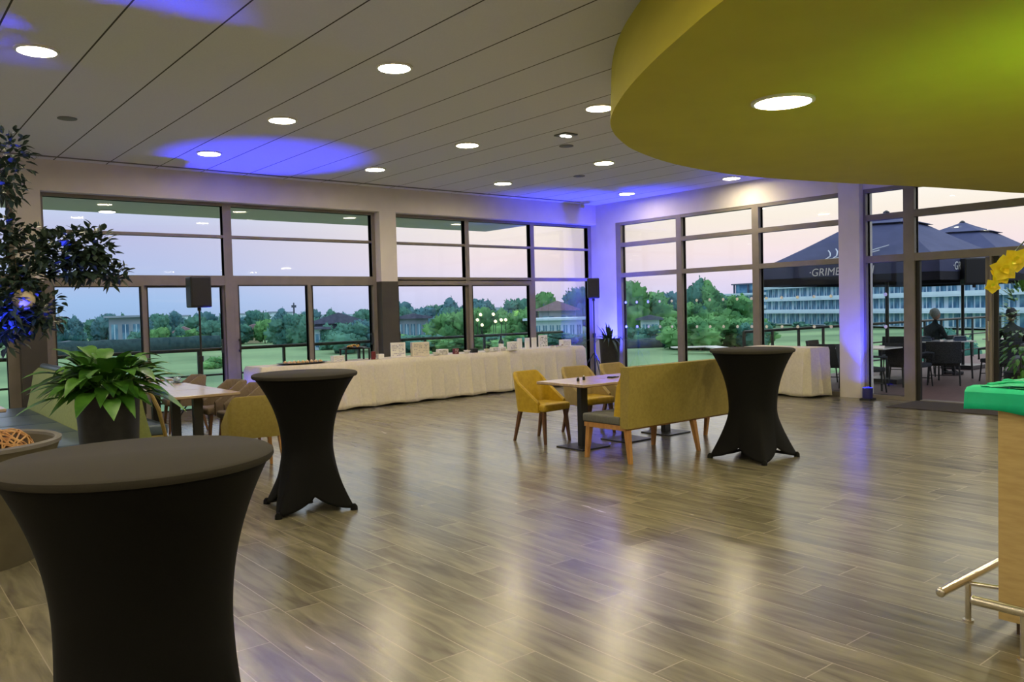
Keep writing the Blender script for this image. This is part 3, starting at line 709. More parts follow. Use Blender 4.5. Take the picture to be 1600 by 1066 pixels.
# ------------------------------------------------------------------ loudspeakers on stands
def speaker(name, label, loc, rz, w, h, d):
    t = thing(name, label, 'loudspeaker', loc, rz)
    MB().box(-w/2, w/2, -d/2, d/2, 0, h, bev=0.02).build('cabinet', 'black', t)
    MB().box(-w/2+0.02, w/2-0.02, -d/2-0.008, -d/2, 0.03, h-0.03, bev=0.003).build('grille', 'mesh_black', t)
    MB().lathe([(0.028, -0.05), (0.028, 0.0)], 12).build('pole_socket', 'black', t)
    return t
def stand(name, label, loc, h, rz=0):
    t = thing(name, label, 'speaker stand', loc, rz)
    MB().tube([(0, 0, 0.12), (0, 0, h*0.58)], 0.022, 12).build('lower_pole', 'black_metal', t, smooth=True)
    MB().tube([(0, 0, h*0.55), (0, 0, h)], 0.015, 12).build('upper_pole', 'black_metal', t, smooth=True)
    MB().lathe([(0.035, h*0.55), (0.035, h*0.60)], 12).build('collar', 'black', t)
    for k in range(3):
        a = 2*PI*k/3
        MB().tube([(0.02*math.cos(a), 0.02*math.sin(a), 0.62), (0.42*math.cos(a), 0.42*math.sin(a), 0.02)], 0.012, 8).build('leg', 'black_metal', t, smooth=True)
    return t
stand('speaker_stand', 'black speaker stand by the glass doors at the left', (4.10, 12.45, 0), 1.70, 0.4)
speaker('loudspeaker', 'black box loudspeaker high on a stand in front of the left glass doors', (4.10, 12.45, 1.745), R_(-4), 0.30, 0.46, 0.30)
stand('speaker_stand', 'black speaker stand at the corner, right of the long buffet', (12.34, 12.44, 0), 1.74, 0.1)
speaker('loudspeaker', 'black box loudspeaker high on a stand at the blue lit corner', (12.34, 12.44, 1.785), R_(-42), 0.25, 0.43, 0.22)

# ------------------------------------------------------------------ cloth-covered tables
def draped(name, label, p0, p1, depth, h, zb, pleat=0.30, cat='tablecloth'):
    """cloth box following a line p0->p1 (front edge), depth to the left of it (towards the wall)"""
    p0 = Vector((*p0, 0)); p1 = Vector((*p1, 0)); d = (p1-p0); Lg = d.length; d.normalize(); nrm = Vector((-d.y, d.x, 0))
    t = thing(name, label, cat, tuple(p0))
    # outline around the table with fine steps
    pts = []
    def seg(a, c, step=0.045):
        n = max(2, int((c-a).length/step))
        for i in range(n): pts.append(a+(c-a)*i/n)
    A, B_, C_, D_ = Vector((0, 0, 0)), d*Lg, d*Lg+nrm*depth, nrm*depth
    seg(A, B_); seg(B_, C_); seg(C_, D_); seg(D_, A)
    cen = (A+C_)/2
    rows = 14; rings = []
    rs = random.Random(len(label)*7+3); n = len(pts)
    ph = [rs.uniform(0, 6.28) for _ in range(4)]
    for j in range(rows+1):
        k = j/rows; z = zb+(h-zb)*(k)
        ring = []
        s_ = 0
        for i, p in enumerate(pts):
            a = pts[i-1]; c = pts[(i+1) % n]; tn = (c-a).normalized(); out = Vector((tn.y, -tn.x, 0))
            s_ = i*0.045
            fold = (math.sin(s_*2*PI/pleat+ph[0]+0.8*math.sin(s_*1.3+ph[1])))
            fold = max(0.0, fold)**7*0.05 + 0.012*math.sin(s_*5.1+ph[2]+2*k) + 0.008*noise.noise(Vector((s_*3, k*3, 1)))
            amp = (1-k)**0.8
            crease = 0.004*math.sin(k*26) if abs(k-0.62) < 0.06 else 0
            off = (0.02+0.035*amp)*1.0 + fold*(0.35+0.65*amp) + crease
            if k > 0.985: off = 0.0
            zz = z + (0.012*math.sin(s_*9+ph[3]) if j == 0 else 0)
            ring.append(p + out*off + Vector((0, 0, zz)))
        rings.append(ring)
    b = MB(); b.ring_loft(rings, cap0=False, cap1=True)
    o = b.build('cloth_drape', 'cloth', t, smooth=True)
    sm = o.modifiers.new('thick', 'SOLIDIFY'); sm.thickness = 0.003; sm.offset = -1
    return t
draped('buffet_tablecloth', 'long cream tablecloth on the buffet along the back windows', (4.93, 12.20), (11.98, 12.42), 0.62, 0.80, 0.035)
draped('buffet_tablecloth', 'short cream tablecloth on the small table by the right pillar', (12.42, 8.75), (12.36, 7.42), -0.0+0.52, 0.83, 0.03, 0.25)

# ------------------------------------------------------------------ things on the buffet
BT = 0.803
def bx(name, label, cat, x, y, w, d, h, m='white', rz=0.0, lid=None, z=BT, group=None, print_=None, tilt=0):
    t = thing(name, label, cat, (x, y, z), rz, group)
    MB().box(-w/2, w/2, -d/2, d/2, 0, h, bev=min(w, d, h)*0.08).build('body', m, t)
    if lid: MB().box(-w/2-0.004, w/2+0.004, -d/2-0.004, d/2+0.004, h, h+0.012).build('lid', lid, t)
    if print_:
        p = MB()
        rp = random.Random(int(x*100))
        for r in range(7):
            u = -w*0.40
            while u < w*0.36:
                du = w*rp.uniform(0.04, 0.13)
                if rp.random() < 0.62:
                    zz = h*(0.14+0.11*r); p.box(u, min(u+du, w*0.42), -d/2-0.0018, -d/2-0.0002, zz, zz+h*rp.uniform(0.02, 0.055))
                u += du+w*0.03
        p.build('printed_pattern', print_, t)
    return t
M['lilac'] = mat('lilac_grey_print', (0.30, 0.26, 0.42), 0.6)
M['grey_print'] = mat('grey_print', (0.30, 0.29, 0.28), 0.6)
# tray with pastries
t = thing('serving_tray', 'oval black serving tray at the left end of the buffet', 'tray', (5.72, 12.48, BT))
MB().lathe([(0.26, 0), (0.33, 0.018), (0.345, 0.024), (0.33, 0.026), (0.26, 0.010), (0.001, 0.010)], 32, T=Matrix.Diagonal((1.25, 0.75, 1, 1))).build('tray_plate', 'black', t, smooth=True)
pa = thing('pastry', 'x', 'pastry'); MB().sphere((0, 0, 0.018), 0.028, 2, (1.3, 0.9, 0.75), 0.2, 2).build('crust', 'pastry', pa, smooth=True)
MB().sphere((0, 0, 0.038), 0.014, 1, (1, 1, 0.6)).build('topping', 'cream', pa, smooth=True)
k = 0
for r in range(3):
    for c in range(8):
        x = 5.46+c*0.076+(r % 2)*0.03; y = 12.38+r*0.085
        place(pa, k == 0, (x, y, BT+0.012), rnd.uniform(0, 3), 'small golden pastry on the black oval tray', 'pastries on the black tray'); k += 1
bx('white_box', 'small white box of napkins right of the pastry tray', 'box', 6.30, 12.38, 0.20, 0.12, 0.09, lid='white', print_='lilac')
# raised fruit stand
t = thing('raised_stand', 'black raised buffet stand holding a fruit plate', 'stand', (6.72, 12.56, BT))
MB().box(-0.24, 0.24, -0.12, 0.12, 0.185, 0.2).build('shelf', 'black', t)
for sx in (-1, 1):
    for sy in (-1, 1): MB().box(sx*0.22-0.012, sx*0.22+0.012, sy*0.10-0.012, sy*0.10+0.012, 0, 0.185).build('leg', 'black', t)
t = thing('fruit_plate', 'dark plate heaped with fruit on the raised stand', 'plate', (6.72, 12.56, BT+0.2))
MB().lathe([(0.10, 0), (0.20, 0.022), (0.205, 0.026), (0.10, 0.010), (0.001, 0.01)], 28).build('plate', 'black', t, smooth=True)
fb = MB()
for _ in range(22):
    a = rnd.uniform(0, 2*PI); r = 0.13*rnd.random()**0.5; fb.sphere((r*math.cos(a), r*math.sin(a), 0.03+0.03*(1-r/0.13)), 0.02, 1)
tag(fb.build('fruit', 'fruit', t, smooth=True), kind='stuff')
bx('dark_box', 'dark red standing box next to the raised fruit stand', 'box', 6.98, 12.40, 0.07, 0.05, 0.135, 'dark_red')
bx('white_box', 'small low white box between the red box and the patterned card', 'box', 7.13, 12.42, 0.11, 0.09, 0.085)
bx('patterned_card', 'white standing card with lilac curls, left of the dark pillar', 'card', 7.50, 12.44, 0.27, 0.025, 0.265, print_='lilac', rz=R_(-12))
bx('paper_bag', 'cream paper bag standing in front of the dark pillar', 'bag', 7.98, 12.48, 0.33, 0.10, 0.25, 'cloth', print_='grey_print', rz=R_(-10))
items = [('white_bowl', 8.25, 12.36, 'white bowl next to the cream paper bag'), ('white_bowl', 8.95, 12.38, 'white bowl between the dark red and black boxes'), ('white_bowl', 9.42, 12.38, 'white bowl right of the black box on the buffet')]
for i, (n_, x, y, lab) in enumerate(items):
    t = thing('white_bowl', lab, 'bowl', (x, y, BT))
    MB().lathe([(0.03, 0), (0.055, 0.02), (0.07, 0.055), (0.066, 0.056), (0.05, 0.022), (0.001, 0.015)], 20).build('bowl', 'white_gloss', t, smooth=True)
    MB().sphere((0, 0, 0.04), 0.05, 2, (1, 1, 0.45), 0.15).build('filling', ('cream', 'white', 'pastry')[i], t, smooth=True)
bx('white_box', 'white carton with black spot left of the dark red box', 'box', 8.42, 12.42, 0.20, 0.12, 0.10, rz=R_(-10), print_='black')
bx('dark_box', 'small dark red box among the white dishes', 'box', 8.72, 12.42, 0.10, 0.07, 0.10, 'dark_red', print_='white')
bx('dark_box', 'small black box right of the dark red one', 'box', 9.14, 12.42, 0.13, 0.08, 0.08, 'black')
for i, x in enumerate((9.62, 9.80)):
    bx('white_box', ('low white carton left of the dark bottle', 'low white carton with pastry label touching the dark bottle')[i], 'box', x, 12.42, 0.15, 0.10, 0.075, print_=('black', 'dark_red')[i], rz=0.1)
t = thing('bottle', 'dark green glass bottle on the buffet below the window mullion', 'bottle', (9.95, 12.62, BT))
MB().lathe([(0.05, 0), (0.052, 0.02), (0.052, 0.17), (0.02, 0.22), (0.018, 0.29), (0.001, 0.29)], 20).build('glass_body', 'dark_glass', t, smooth=True)
MB().lathe([(0.053, 0.05), (0.053, 0.13)], 20, cap0=False, cap1=False).build('paper_label', 'white', t, smooth=True)
bx('gift_box', 'white gift box with lilac ribbons right of the dark bottle', 'box', 10.02, 12.36, 0.20, 0.10, 0.17, print_='lilac', rz=0.1)
for i, x in enumerate((10.32, 10.52, 10.70)):
    bx('standing_card', ('white standing card, leftmost of three beside the gift box', 'white standing card in the middle of the three', 'white standing card, rightmost of the three')[i], 'card', x, 12.50, 0.125, 0.03, 0.22, 'white', rz=0.15, group='three white cards on the buffet')
bx('patterned_card', 'large white card with black scribbled lines on the buffet', 'card', 10.92, 12.48, 0.24, 0.03, 0.26, print_='black', rz=0.1)
for i, (x, lab) in enumerate(((11.16, 'tiny white dish beside the large scribbled card'), (11.30, 'tiny white dish with dark food, second from the large card'), (11.43, 'tiny white dish just left of the last white box'))):
    t = thing('small_dish', lab, 'dish', (x, 12.46, BT), group='tiny dishes near the right end of the buffet')
    MB().lathe([(0.03, 0), (0.05, 0.03), (0.046, 0.031), (0.001, 0.012)], 16).build('dish', 'white_gloss', t, smooth=True)
    MB().sphere((0, 0, 0.03), 0.03, 1, (1, 1, 0.6)).build('food', 'dark_red', t, smooth=True)
bx('white_box', 'white box with lilac print at the right end of the buffet', 'box', 11.60, 12.56, 0.24, 0.12, 0.14, print_='lilac')
# crumpled tissue on the left dining table
t = thing('flower_bunch', 'pale blue white bunch of tissue on the left dining table', 'decoration', (3.28, 10.92, 0.76))
fb = MB()
for _ in range(26):
    a = rnd.uniform(0, 2*PI); e_ = rnd.uniform(0.1, 1.4); fb.leaf((0, 0, 0.0), (math.cos(a)*math.cos(e_), math.sin(a)*math.cos(e_), math.sin(e_)), (0, 0, 1), 0.11, 0.06, 0.2, 4)
fb.build('petals', mat('pale_blue_tissue', (0.55, 0.68, 0.74), 0.8), t, recalc=False)

# ------------------------------------------------------------------ bar counter
t = thing('bar_counter', 'light oak bar counter end at the right edge', 'bar counter', (4.19, 1.55, 0))
MB().box(0, 0.85, -4.0, 0, 0.07, 1.07).build('body', 'counter_wood', t)
MB().box(0.05, 0.8, -3.95, -0.06, 0, 0.07).build('plinth', 'plinth', t)
MB().box(-0.02, 1.0, -4.05, 0.12, 1.07, 1.14, bev=0.01).build('worktop', 'counter_wood', t)
# emerald cloth over the bar top
t = thing('green_cloth', 'emerald green cloth draped over the bar top at the right', 'cloth', (4.19, 1.55, 0))
nx, ny = 26, 60; rings = []
pts = []
def seg2(a, c, n):
    for i in range(n): pts.append((a[0]+(c[0]-a[0])*i/n, a[1]+(c[1]-a[1])*i/n))
seg2((-0.03, 0.135), (-0.03, -1.6), 50); seg2((-0.03, -1.6), (1.02, -1.6), 20); seg2((1.02, -1.6), (1.02, 0.135), 40); seg2((1.02, 0.135), (-0.03, 0.135), 34)
def cring(off, z, wob=0.0, zw=0.0):
    out = []
    for i, (x, y) in enumerate(pts):
        cx, cy = 0.495, -0.73
        nxx = -1 if i < 50 else (1 if 70 <= i < 110 else 0); nyy = -1 if 50 <= i < 70 else (1 if i >= 110 else 0)
        w_ = wob*(math.sin(i*0.9)+0.6*math.sin(i*0.37+1))
        out.append(Vector((x+nxx*(off+w_), y+nyy*(off+w_), z+zw*(math.sin(i*0.5)+0.7*math.sin(i*0.23+2)))))
    return out
rings = [cring(0.012, 1.062, 0.006, 0.008), cring(0.010, 1.10, 0.003, 0), cring(0.004, 1.150, 0.001, 0.0), cring(-0.02, 1.168, 0, 0.002), cring(-0.10, 1.172, 0, 0.004)]
b = MB(); b.ring_loft(rings, cap0=False, cap1=False); 
top = rings[-1]
b.b.verts.ensure_lookup_table()
b.b.faces.new([b.b.verts.new(p) for p in top])
o = b.build('draped_cloth', 'green_cloth', t, smooth=True)
sm = o.modifiers.new('thick', 'SOLIDIFY'); sm.thickness = 0.004; sm.offset = -1
b = MB()
for i in range(9):
    x0 = rnd.uniform(0.0, 0.9); y0 = rnd.uniform(-0.9, 0.05); a = rnd.uniform(0, 3)
    b.tube([(x0, y0, 1.174), (x0+0.09*math.cos(a), y0+0.09*math.sin(a), 1.182), (x0+0.2*math.cos(a+0.3), min(0.1, y0+0.2*math.sin(a+0.3)), 1.174)], 0.008, 6)
tag(b.build('wrinkles', 'green_cloth', t, smooth=True), kind='stuff')
# foot rail
t = thing('foot_rail', 'polished brass coloured foot rail at the bar corner', 'foot rail', (4.19, 1.55, 0))
def rail(pts, r, nm='rail_tube', m='steel'):
    MB().tube(pts, r, 16).build(nm, m, t, smooth=True)
rail([(-0.24, 0.16, 0.215), (1.0, 0.16, 0.215)], 0.022)
rail([(-0.24, 0.015, 0.215), (-0.24, -3.8, 0.215)], 0.022)
rail([(0.06, 0.16, 0.0), (0.06, 0.16, 0.2)], 0.014, 'post')
rail([(-0.24, -0.19, 0.0), (-0.24, -0.19, 0.2)], 0.014, 'post')
rail([(0.06, 0.15, 0.19), (0.10, 0.0, 0.19)], 0.010, 'bracket')
rail([(-0.24, -0.19, 0.20), (0.0, -0.19, 0.20)], 0.010, 'bracket')
MB().lathe([(0.026, 0), (0.026, 0.008)], 16, T=Matrix.Translation((0.06, 0.16, 0))).build('floor_plate', 'steel', t)
MB().lathe([(0.026, 0), (0.026, 0.008)], 16, T=Matrix.Translation((-0.24, -0.19, 0))).build('floor_plate', 'steel', t)
MB().sphere((-0.245, 0.16, 0.215), 0.0235, 2, (0.5, 1, 1)).build('end_cap', 'steel', t, smooth=True)
MB().sphere((-0.24, 0.017, 0.215), 0.0235, 2, (1, 0.5, 1)).build('end_cap', 'steel', t, smooth=True)

# orchid on the bar
t = thing('orchid', 'yellow orchid bloom on a thin stem above the bar', 'flower', (4.72, 1.50, 1.178))
MB().lathe([(0.05, 0), (0.075, 0.02), (0.065, 0.10), (0.07, 0.12), (0.062, 0.12), (0.05, 0.09)], 20, cap1=False).build('pot', 'white_gloss', t, smooth=True)
MB().tube([(0, 0, 0.1), (0.03, 0.0, 0.35), (0.0, 0.02, 0.62), (-0.09, 0.06, 0.73), (-0.19, 0.12, 0.62), (-0.22, 0.14, 0.55)], 0.004, 6).build('stem', 'leaf_dark', t, smooth=True)
fl = MB()
def bloom(c, s, yaw):
    c = Vector(c); f = Vector((-0.8, -0.5, 0.0)).normalized(); rt = Vector((0, 0, 1)).cross(f).normalized(); upv = Vector((0, 0, 1))
    for k_ in range(5):
        a = yaw+2*PI*k_/5; d = rt*math.cos(a)+upv*math.sin(a)+f*0.18
        fl.leaf(c, d, f, s, s*(1.0 if k_ % 2 else 0.8), -0.05, 14)
    for k_ in range(3):
        a = yaw+0.6+2*PI*k_/3; fl.leaf(c+f*0.01, (rt*math.cos(a)+upv*math.sin(a)+f*0.9), f, s*0.5, s*0.4, 0.1, 5)
bloom((-0.235, 0.13, 0.56), 0.07, 0.4); bloom((-0.20, 0.09, 0.60), 0.065, 1.0); bloom((-0.22, 0.15, 0.53), 0.055, 0.2); bloom((-0.245, 0.18, 0.475), 0.04, 0.9)
o = fl.build('petals', 'yellow_petal', t, smooth='all', recalc=False)
fol = MB()
for k in range(26):
    a = rnd.uniform(0, 2*PI); e_ = rnd.uniform(0.2, 1.45); fol.leaf((0, 0, 0.11), (math.cos(a)*math.cos(e_), math.sin(a)*math.cos(e_), math.sin(e_)), (0, 0, 1), rnd.uniform(0.14, 0.28), 0.04, 0.3, 5)
fol.build('leaves', 'leaf', t, recalc=False)

# ------------------------------------------------------------------ coloured uplights
def uplight(label, loc, aim, energy, col, lens, size, blend=0.6, rz=0.0, can='blue_can', radius=0.05):
    t = thing('led_uplight', label, 'uplight', loc, rz)
    MB().lathe([(0.075, 0.03), (0.08, 0.04), (0.08, 0.19), (0.07, 0.20)], 24, cap1=False).build('housing', can, t, smooth=True)
    MB().lathe([(0.07, 0.185), (0.001, 0.187)], 24, cap0=False).build('lens', lens, t)
    b = MB(); b.box(-0.09, 0.09, -0.09, -0.075, 0, 0.03); b.box(-0.09, 0.09, 0.075, 0.09, 0, 0.03); b.box(-0.085, -0.07, -0.09, 0.09, 0, 0.03); b.box(0.07, 0.085, -0.09, 0.09, 0, 0.03); b.build('stand', 'black', t)
    ld = bpy.data.lights.new('uplight_beam', 'SPOT'); ld.energy = energy; ld.color = col; ld.spot_size = size; ld.spot_blend = blend; ld.shadow_soft_size = radius
    lo = bpy.data.objects.new('uplight_beam', ld); C.objects.link(lo); lo.location = (loc[0], loc[1], loc[2]+0.24)
    d = Vector(aim)-lo.location; lo.rotation_euler = d.to_track_quat('-Z', 'Y').to_euler()
    lo.parent = t; lo.matrix_parent_inverse = (Matrix.Translation(loc) @ Rz(rz)).inverted()
    return t
BLUE = (0.025, 0.035, 1.0)
uplight('blue lamp on the floor behind the left end of the buffet', (4.58, 12.55, 0), (4.75, 11.50, 3.8), 1000, BLUE, 'led_blue', R_(46), 0.6)
uplight('blue lamp on the floor in the room corner behind the pot plant', (12.45, 12.15, 0), (12.75, 12.6, 3.4), 1250, BLUE, 'led_blue', R_(95), 0.9)
uplight('blue floor lamp beside the right pillar near the terrace door', (12.66, 6.60, 0), (12.70, 7.5, 3.8), 300, BLUE, 'led_blue', R_(60), 0.9)
uplight('blue lamp shining up through the indoor tree at the left', (0.50, 6.15, 0.69), (0.98, 6.60, 3.8), 480, BLUE, 'led_blue', R_(58), 0.6)
uplight('green lamp standing on the bar behind the cloth', (5.0, 0.7, 1.178), (6.6, 1.2, 3.0), 85, (0.5, 1.0, 0.08), 'led_green', R_(150), 0.9, can='black', radius=0.15)

# ------------------------------------------------------------------ outside: terrace, rails, eave
b = MB(); b.box(-6, 13.3, 13.32, 14.9, -0.3, -0.02); b.box(13.22, 30, -6, 9.75, -0.3, -0.02); struct(b.build('terrace_floor', 'terrace'))
b = MB(); b.box(-6, 12.15, 13.32, 15.9, 3.50, 3.75); struct(b.build('roof_eave', 'eave'))
t = empty('ceiling_light'); tag(t, 'outdoor downlight in the roof eave beyond the upper left window', 'ceiling light'); t.location = (3.62, 15.6, 3.5)
MB().lathe([(0.15, 0), (0.15, -0.02), (0.13, -0.022)], 24).build('lamp_trim', 'lamp_trim', t); MB().lathe([(0.13, -0.024), (0.001, -0.025)], 24, cap0=False).build('diffuser', 'lamp_white', t)
def railing(label, p0, p1, step, h=1.06, mid=0.62):
    p0 = Vector(p0); p1 = Vector(p1); d = p1-p0; Lg = d.length; d.normalize()
    t = thing('terrace_railing', label, 'railing', tuple(p0))
    MB().tube([Vector((0, 0, h)), d*Lg+Vector((0, 0, h))], 0.03, 8).build('top_rail', 'rail', t, smooth=True)
    MB().tube([Vector((0, 0, mid)), d*Lg+Vector((0, 0, mid))], 0.017, 8).build('middle_rail', 'rail', t, smooth=True)
    MB().tube([Vector((0, 0, 0.2)), d*Lg+Vector((0, 0, 0.2))], 0.017, 8).build('lower_rail', 'rail', t, smooth=True)
    for i in range(int(Lg/step)+1):
        p = d*(i*step); MB().box(p.x-0.022, p.x+0.022, p.y-0.022, p.y+0.022, 0, h).build('post', 'rail', t)
railing('dark metal railing outside the back windows', (-3.0, 14.25, -0.02), (13.1, 14.25, -0.02), 1.53)
railing('dark metal railing along the right hand terrace', (13.6, 9.58, -0.02), (27.5, 9.58, -0.02), 0.96)

# ------------------------------------------------------------------ parasols
def parasol(label, loc, rz=0.0, h=1.75, zt=3.30, zv=1.93, with_text=True, ty=0.62, side=False):
    t = thing('parasol', label, 'parasol', loc, rz, 'dark parasols on the terrace')
    zc = zv+0.36
    def tier(h0, z0, h1, z1, name):
        b = MB(); n = 4; rings = []
        for k in range(7):
            f = k/6; hh = h0+(h1-h0)*f; z = z0+(z1-z0)*(f**1.12)
            ring = []
            for (sx, sy) in ((1, 1), (-1, 1), (-1, -1), (1, -1)):
                ring.append(Vector((sx*hh, sy*hh, z)))
            full = []
            for i in range(4):
                a = ring[i]; c = ring[(i+1) % 4]
                full += [a, a.lerp(c, 0.5)+Vector((0, 0, 0.02))]
            rings.append(full)
        b.ring_loft(rings, cap0=False, cap1=True)
        o = b.build(name, 'parasol', t, smooth=False); sm = o.modifiers.new('thick', 'SOLIDIFY'); sm.thickness = 0.008
        return o
    tier(h, zc, 0.5, zt-0.22, 'canopy'); tier(0.62, zt-0.24, 0.05, zt, 'vent_cap')
    MB().lathe([(0.05, zt-0.01), (0.06, zt+0.03), (0.02, zt+0.06)], 12).build('finial', 'black_metal', t)
    b = MB()
    for (x0, x1, y0, y1) in ((-h, h, -h-0.006, -h), (-h, h, h, h+0.006), (-h-0.006, -h, -h, h), (h, h+0.006, -h, h)): b.box(x0, x1, y0, y1, zv+0.14, zc+0.01)
    b.build('valance', 'parasol', t)
    b = MB()
    for (x0, x1, y0, y1) in ((-h, h, -h-0.010, -h-0.001), (-h, h, h+0.001, h+0.010), (-h-0.010, -h-0.001, -h, h), (h+0.001, h+0.010, -h, h)): b.box(x0, x1, y0, y1, zv, zv+0.145)
    b.build('valance_band', 'parasol_band', t)
    MB().tube([(0, 0, 0.0), (0, 0, zt)], 0.035, 10).build('pole', 'black_metal', t, smooth=True)
    MB().box(-0.35, 0.35, -0.35, 0.35, 0, 0.09, bev=0.01).build('base', 'black_metal', t)
    for k in range(8):
        a = k*PI/4; rr = h*(1.38 if k % 2 else 0.98)
        MB().tube([(0, 0, zt-0.3), (rr*math.cos(a), rr*math.sin(a), zc-0.01)], 0.012, 5).build('rib', 'black_metal', t)
    if with_text:
        # lettering on the band facing the room
        for (pos, size, rot) in (((-h-0.014, ty, zv+0.165), 0.20, -PI/2),) + ((((-1.26, -h-0.014, zv+0.175), 0.20, 0.0),) if side else ()):
            cu = bpy.data.curves.new('lettering', 'FONT'); cu.body = '\u00b7GRIMBERGEN'; cu.size = size; cu.extrude = 0.002; cu.align_x = 'LEFT'; cu.shear = 0.15
            o = bpy.data.objects.new('lettering', cu); C.objects.link(o); o.parent = t; o.location = pos; o.rotation_euler = (PI/2, 0, rot); cu.materials.append(M['print_white'])
            bpy.context.view_layer.update(); tm = bpy.data.meshes.new_from_object(o.evaluated_get(bpy.context.evaluated_depsgraph_get()))
            o2 = bpy.data.objects.new('lettering', tm); bpy.data.objects.remove(o); C.objects.link(o2); o2.name = 'lettering'; o2.parent = t; o2.location = pos; o2.rotation_euler = (PI/2, 0, rot)
        # white winged emblem above the lettering, lying on the sloping canopy
        b = MB()
        sl = (zt-0.22-zc)/(h-0.5)
        def on(y, u): x = -h+u; return Vector((x-0.02, y, zc+sl*u*0.95+0.035))
        for k in range(6):
            y0 = 0.35-0.13*k; b.tube([on(y0, 0.10), on(y0-0.05, 0.22), on(y0+0.02, 0.34+0.03*k), on(y0+0.10, 0.42+0.04*k)], 0.012, 5)
        b.tube([on(0.95, 0.06), on(0.5, 0.05), on(-0.1, 0.10), on(-0.6, 0.30)], 0.012, 5)
        b.tube([on(0.9, 0.10), on(0.4, 0.10), on(-0.2, 0.2), on(-0.7, 0.45)], 0.010, 5)
        b.build('emblem', 'print_white', t)
    return t
parasol('dark navy parasol with white lettering nearest the window beside the pillar', (15.86, 7.86, -0.02), side=True)
parasol('dark navy parasol seen above the terrace door', (19.9, 8.1, -0.02), zt=3.32, ty=-0.45)
parasol('dark navy parasol at the right edge behind the yellow flower', (19.4, 4.15, -0.02), zt=3.35)

# outdoor furniture
def terrace_chair():
    t = thing('terrace_chair', 'x', 'chair')
    MB().box(-0.27, 0.27, -0.26, 0.26, 0.36, 0.44, bev=0.02).build('seat', 'wicker', t)
    b = MB(); b.ring_loft([[Vector((x, 0.24+0.05*(1-(x/0.29)**2), 0.42)), Vector((x, 0.29+0.05*(1-(x/0.29)**2), 0.42)), Vector((x, 0.36+0.05*(1-(x/0.29)**2), 0.82)), Vector((x, 0.31+0.05*(1-(x/0.29)**2), 0.82))] for x in (-0.29, -0.2, -0.1, 0, 0.1, 0.2, 0.29)]); b.build('backrest', 'wicker', t, smooth=True)
    for sx in (-1, 1):
        MB().tube([(sx*0.29, 0.32, 0.62), (sx*0.30, 0.0, 0.64), (sx*0.29, -0.26, 0.62), (sx*0.28, -0.27, 0.42)], 0.02, 8).build('armrest', 'wicker', t, smooth=True)
        for sy in (-1, 1): MB().tube([(sx*0.25, sy*0.23, 0.37), (sx*0.27, sy*0.27, 0.0)], 0.014, 8).build('leg', 'black_metal', t)
    MB().tube([(-0.25, -0.24, 0.15), (0.25, -0.24, 0.15)], 0.009, 6).build('stretcher', 'black_metal', t); 
    return t
tch = terrace_chair(); Z = -0.02
chs = [((16.0, 6.85), 112, 'dark wicker chair seen from behind through the open terrace door'),
 ((14.55, 8.35), 110, 'dark wicker chair seen left of the right pillar, behind the small cloth table'),
 ((13.95, 7.35), 60, 'dark wicker chair seen in the narrow pane right of the pillar'),
 ((15.3, 7.15), 85, 'dark wicker chair behind the narrow pane, farther from the glass'),
 ((17.1, 6.25), 150, 'dark wicker chair at the right side of the table outside the door'),
 ((17.3, 8.4), -70, 'dark wicker chair across the outdoor table, left of the seated person'),
 ((15.5, 8.9), 10, 'dark wicker chair by the railing outside the right windows')]
for i, ((x, y), a, lab) in enumerate(chs): place(tch, i == 0, (x, y, Z), R_(a), lab, 'wicker chairs on the terrace')
ttb = thing('terrace_table', 'x', 'table')
MB().box(-0.45, 0.45, -0.45, 0.45, 0.735, 0.76, bev=0.004).build('tabletop', 'white_gloss', ttb)
for sx in (-1, 1):
    for sy in (-1, 1): MB().tube([(sx*0.38, sy*0.38, 0.735), (sx*0.40, sy*0.40, 0)], 0.018, 8).build('leg', 'black_metal', ttb)
for i, (x, y, a, lab) in enumerate(((17.25, 7.45, 65, 'pale topped outdoor table beyond the terrace door with items on it'), (14.62, 7.55, 0, 'pale topped outdoor table behind the right pillar'), (18.6, 6.5, 65, 'pale topped outdoor table farther right beyond the terrace door'))):
    place(ttb, i == 0, (x, y, Z), R_(a), lab, 'pale tables on the terrace')
for (x, y, lab) in ((17.12, 7.70, 'folded blue grey cushion on the left of the outdoor table'), (17.42, 7.15, 'folded blue grey cloth on the right of the outdoor table')):
    t = thing('folded_cloth', lab, 'cloth', (x, y, 0.74), 0.5, group='folded cloths on the outdoor table')
    MB().box(-0.14, 0.14, -0.11, 0.11, 0, 0.06, bev=0.012).build('lower_fold', 'grey_seat', t); MB().box(-0.13, 0.12, -0.10, 0.10, 0.06, 0.09, bev=0.01).build('upper_fold', 'grey_seat', t)
t = thing('outdoor_sofa', 'dark grey outdoor sofa outside, behind the end of the bar', 'sofa', (15.35, 4.35, Z), R_(105))
MB().box(-0.9, 0.9, -0.35, 0.35, 0.1, 0.42, bev=0.03).build('base', 'sofa', t); MB().box(-0.9, 0.9, 0.30, 0.50, 0.1, 0.86, bev=0.04).build('backrest', 'sofa', t)
for sx in (-1, 1): MB().box(min(sx*0.9, sx*1.05), max(sx*0.9, sx*1.05), -0.35, 0.5, 0.1, 0.62, bev=0.03).build('armrest', 'sofa', t)
for sx in (-1, 1):
    for sy in (-1, 1): MB().box(sx*0.85-0.03, sx*0.85+0.03, sy*0.28-0.03+0.05, sy*0.28+0.03+0.05, 0, 0.1).build('leg', 'black_metal', t)
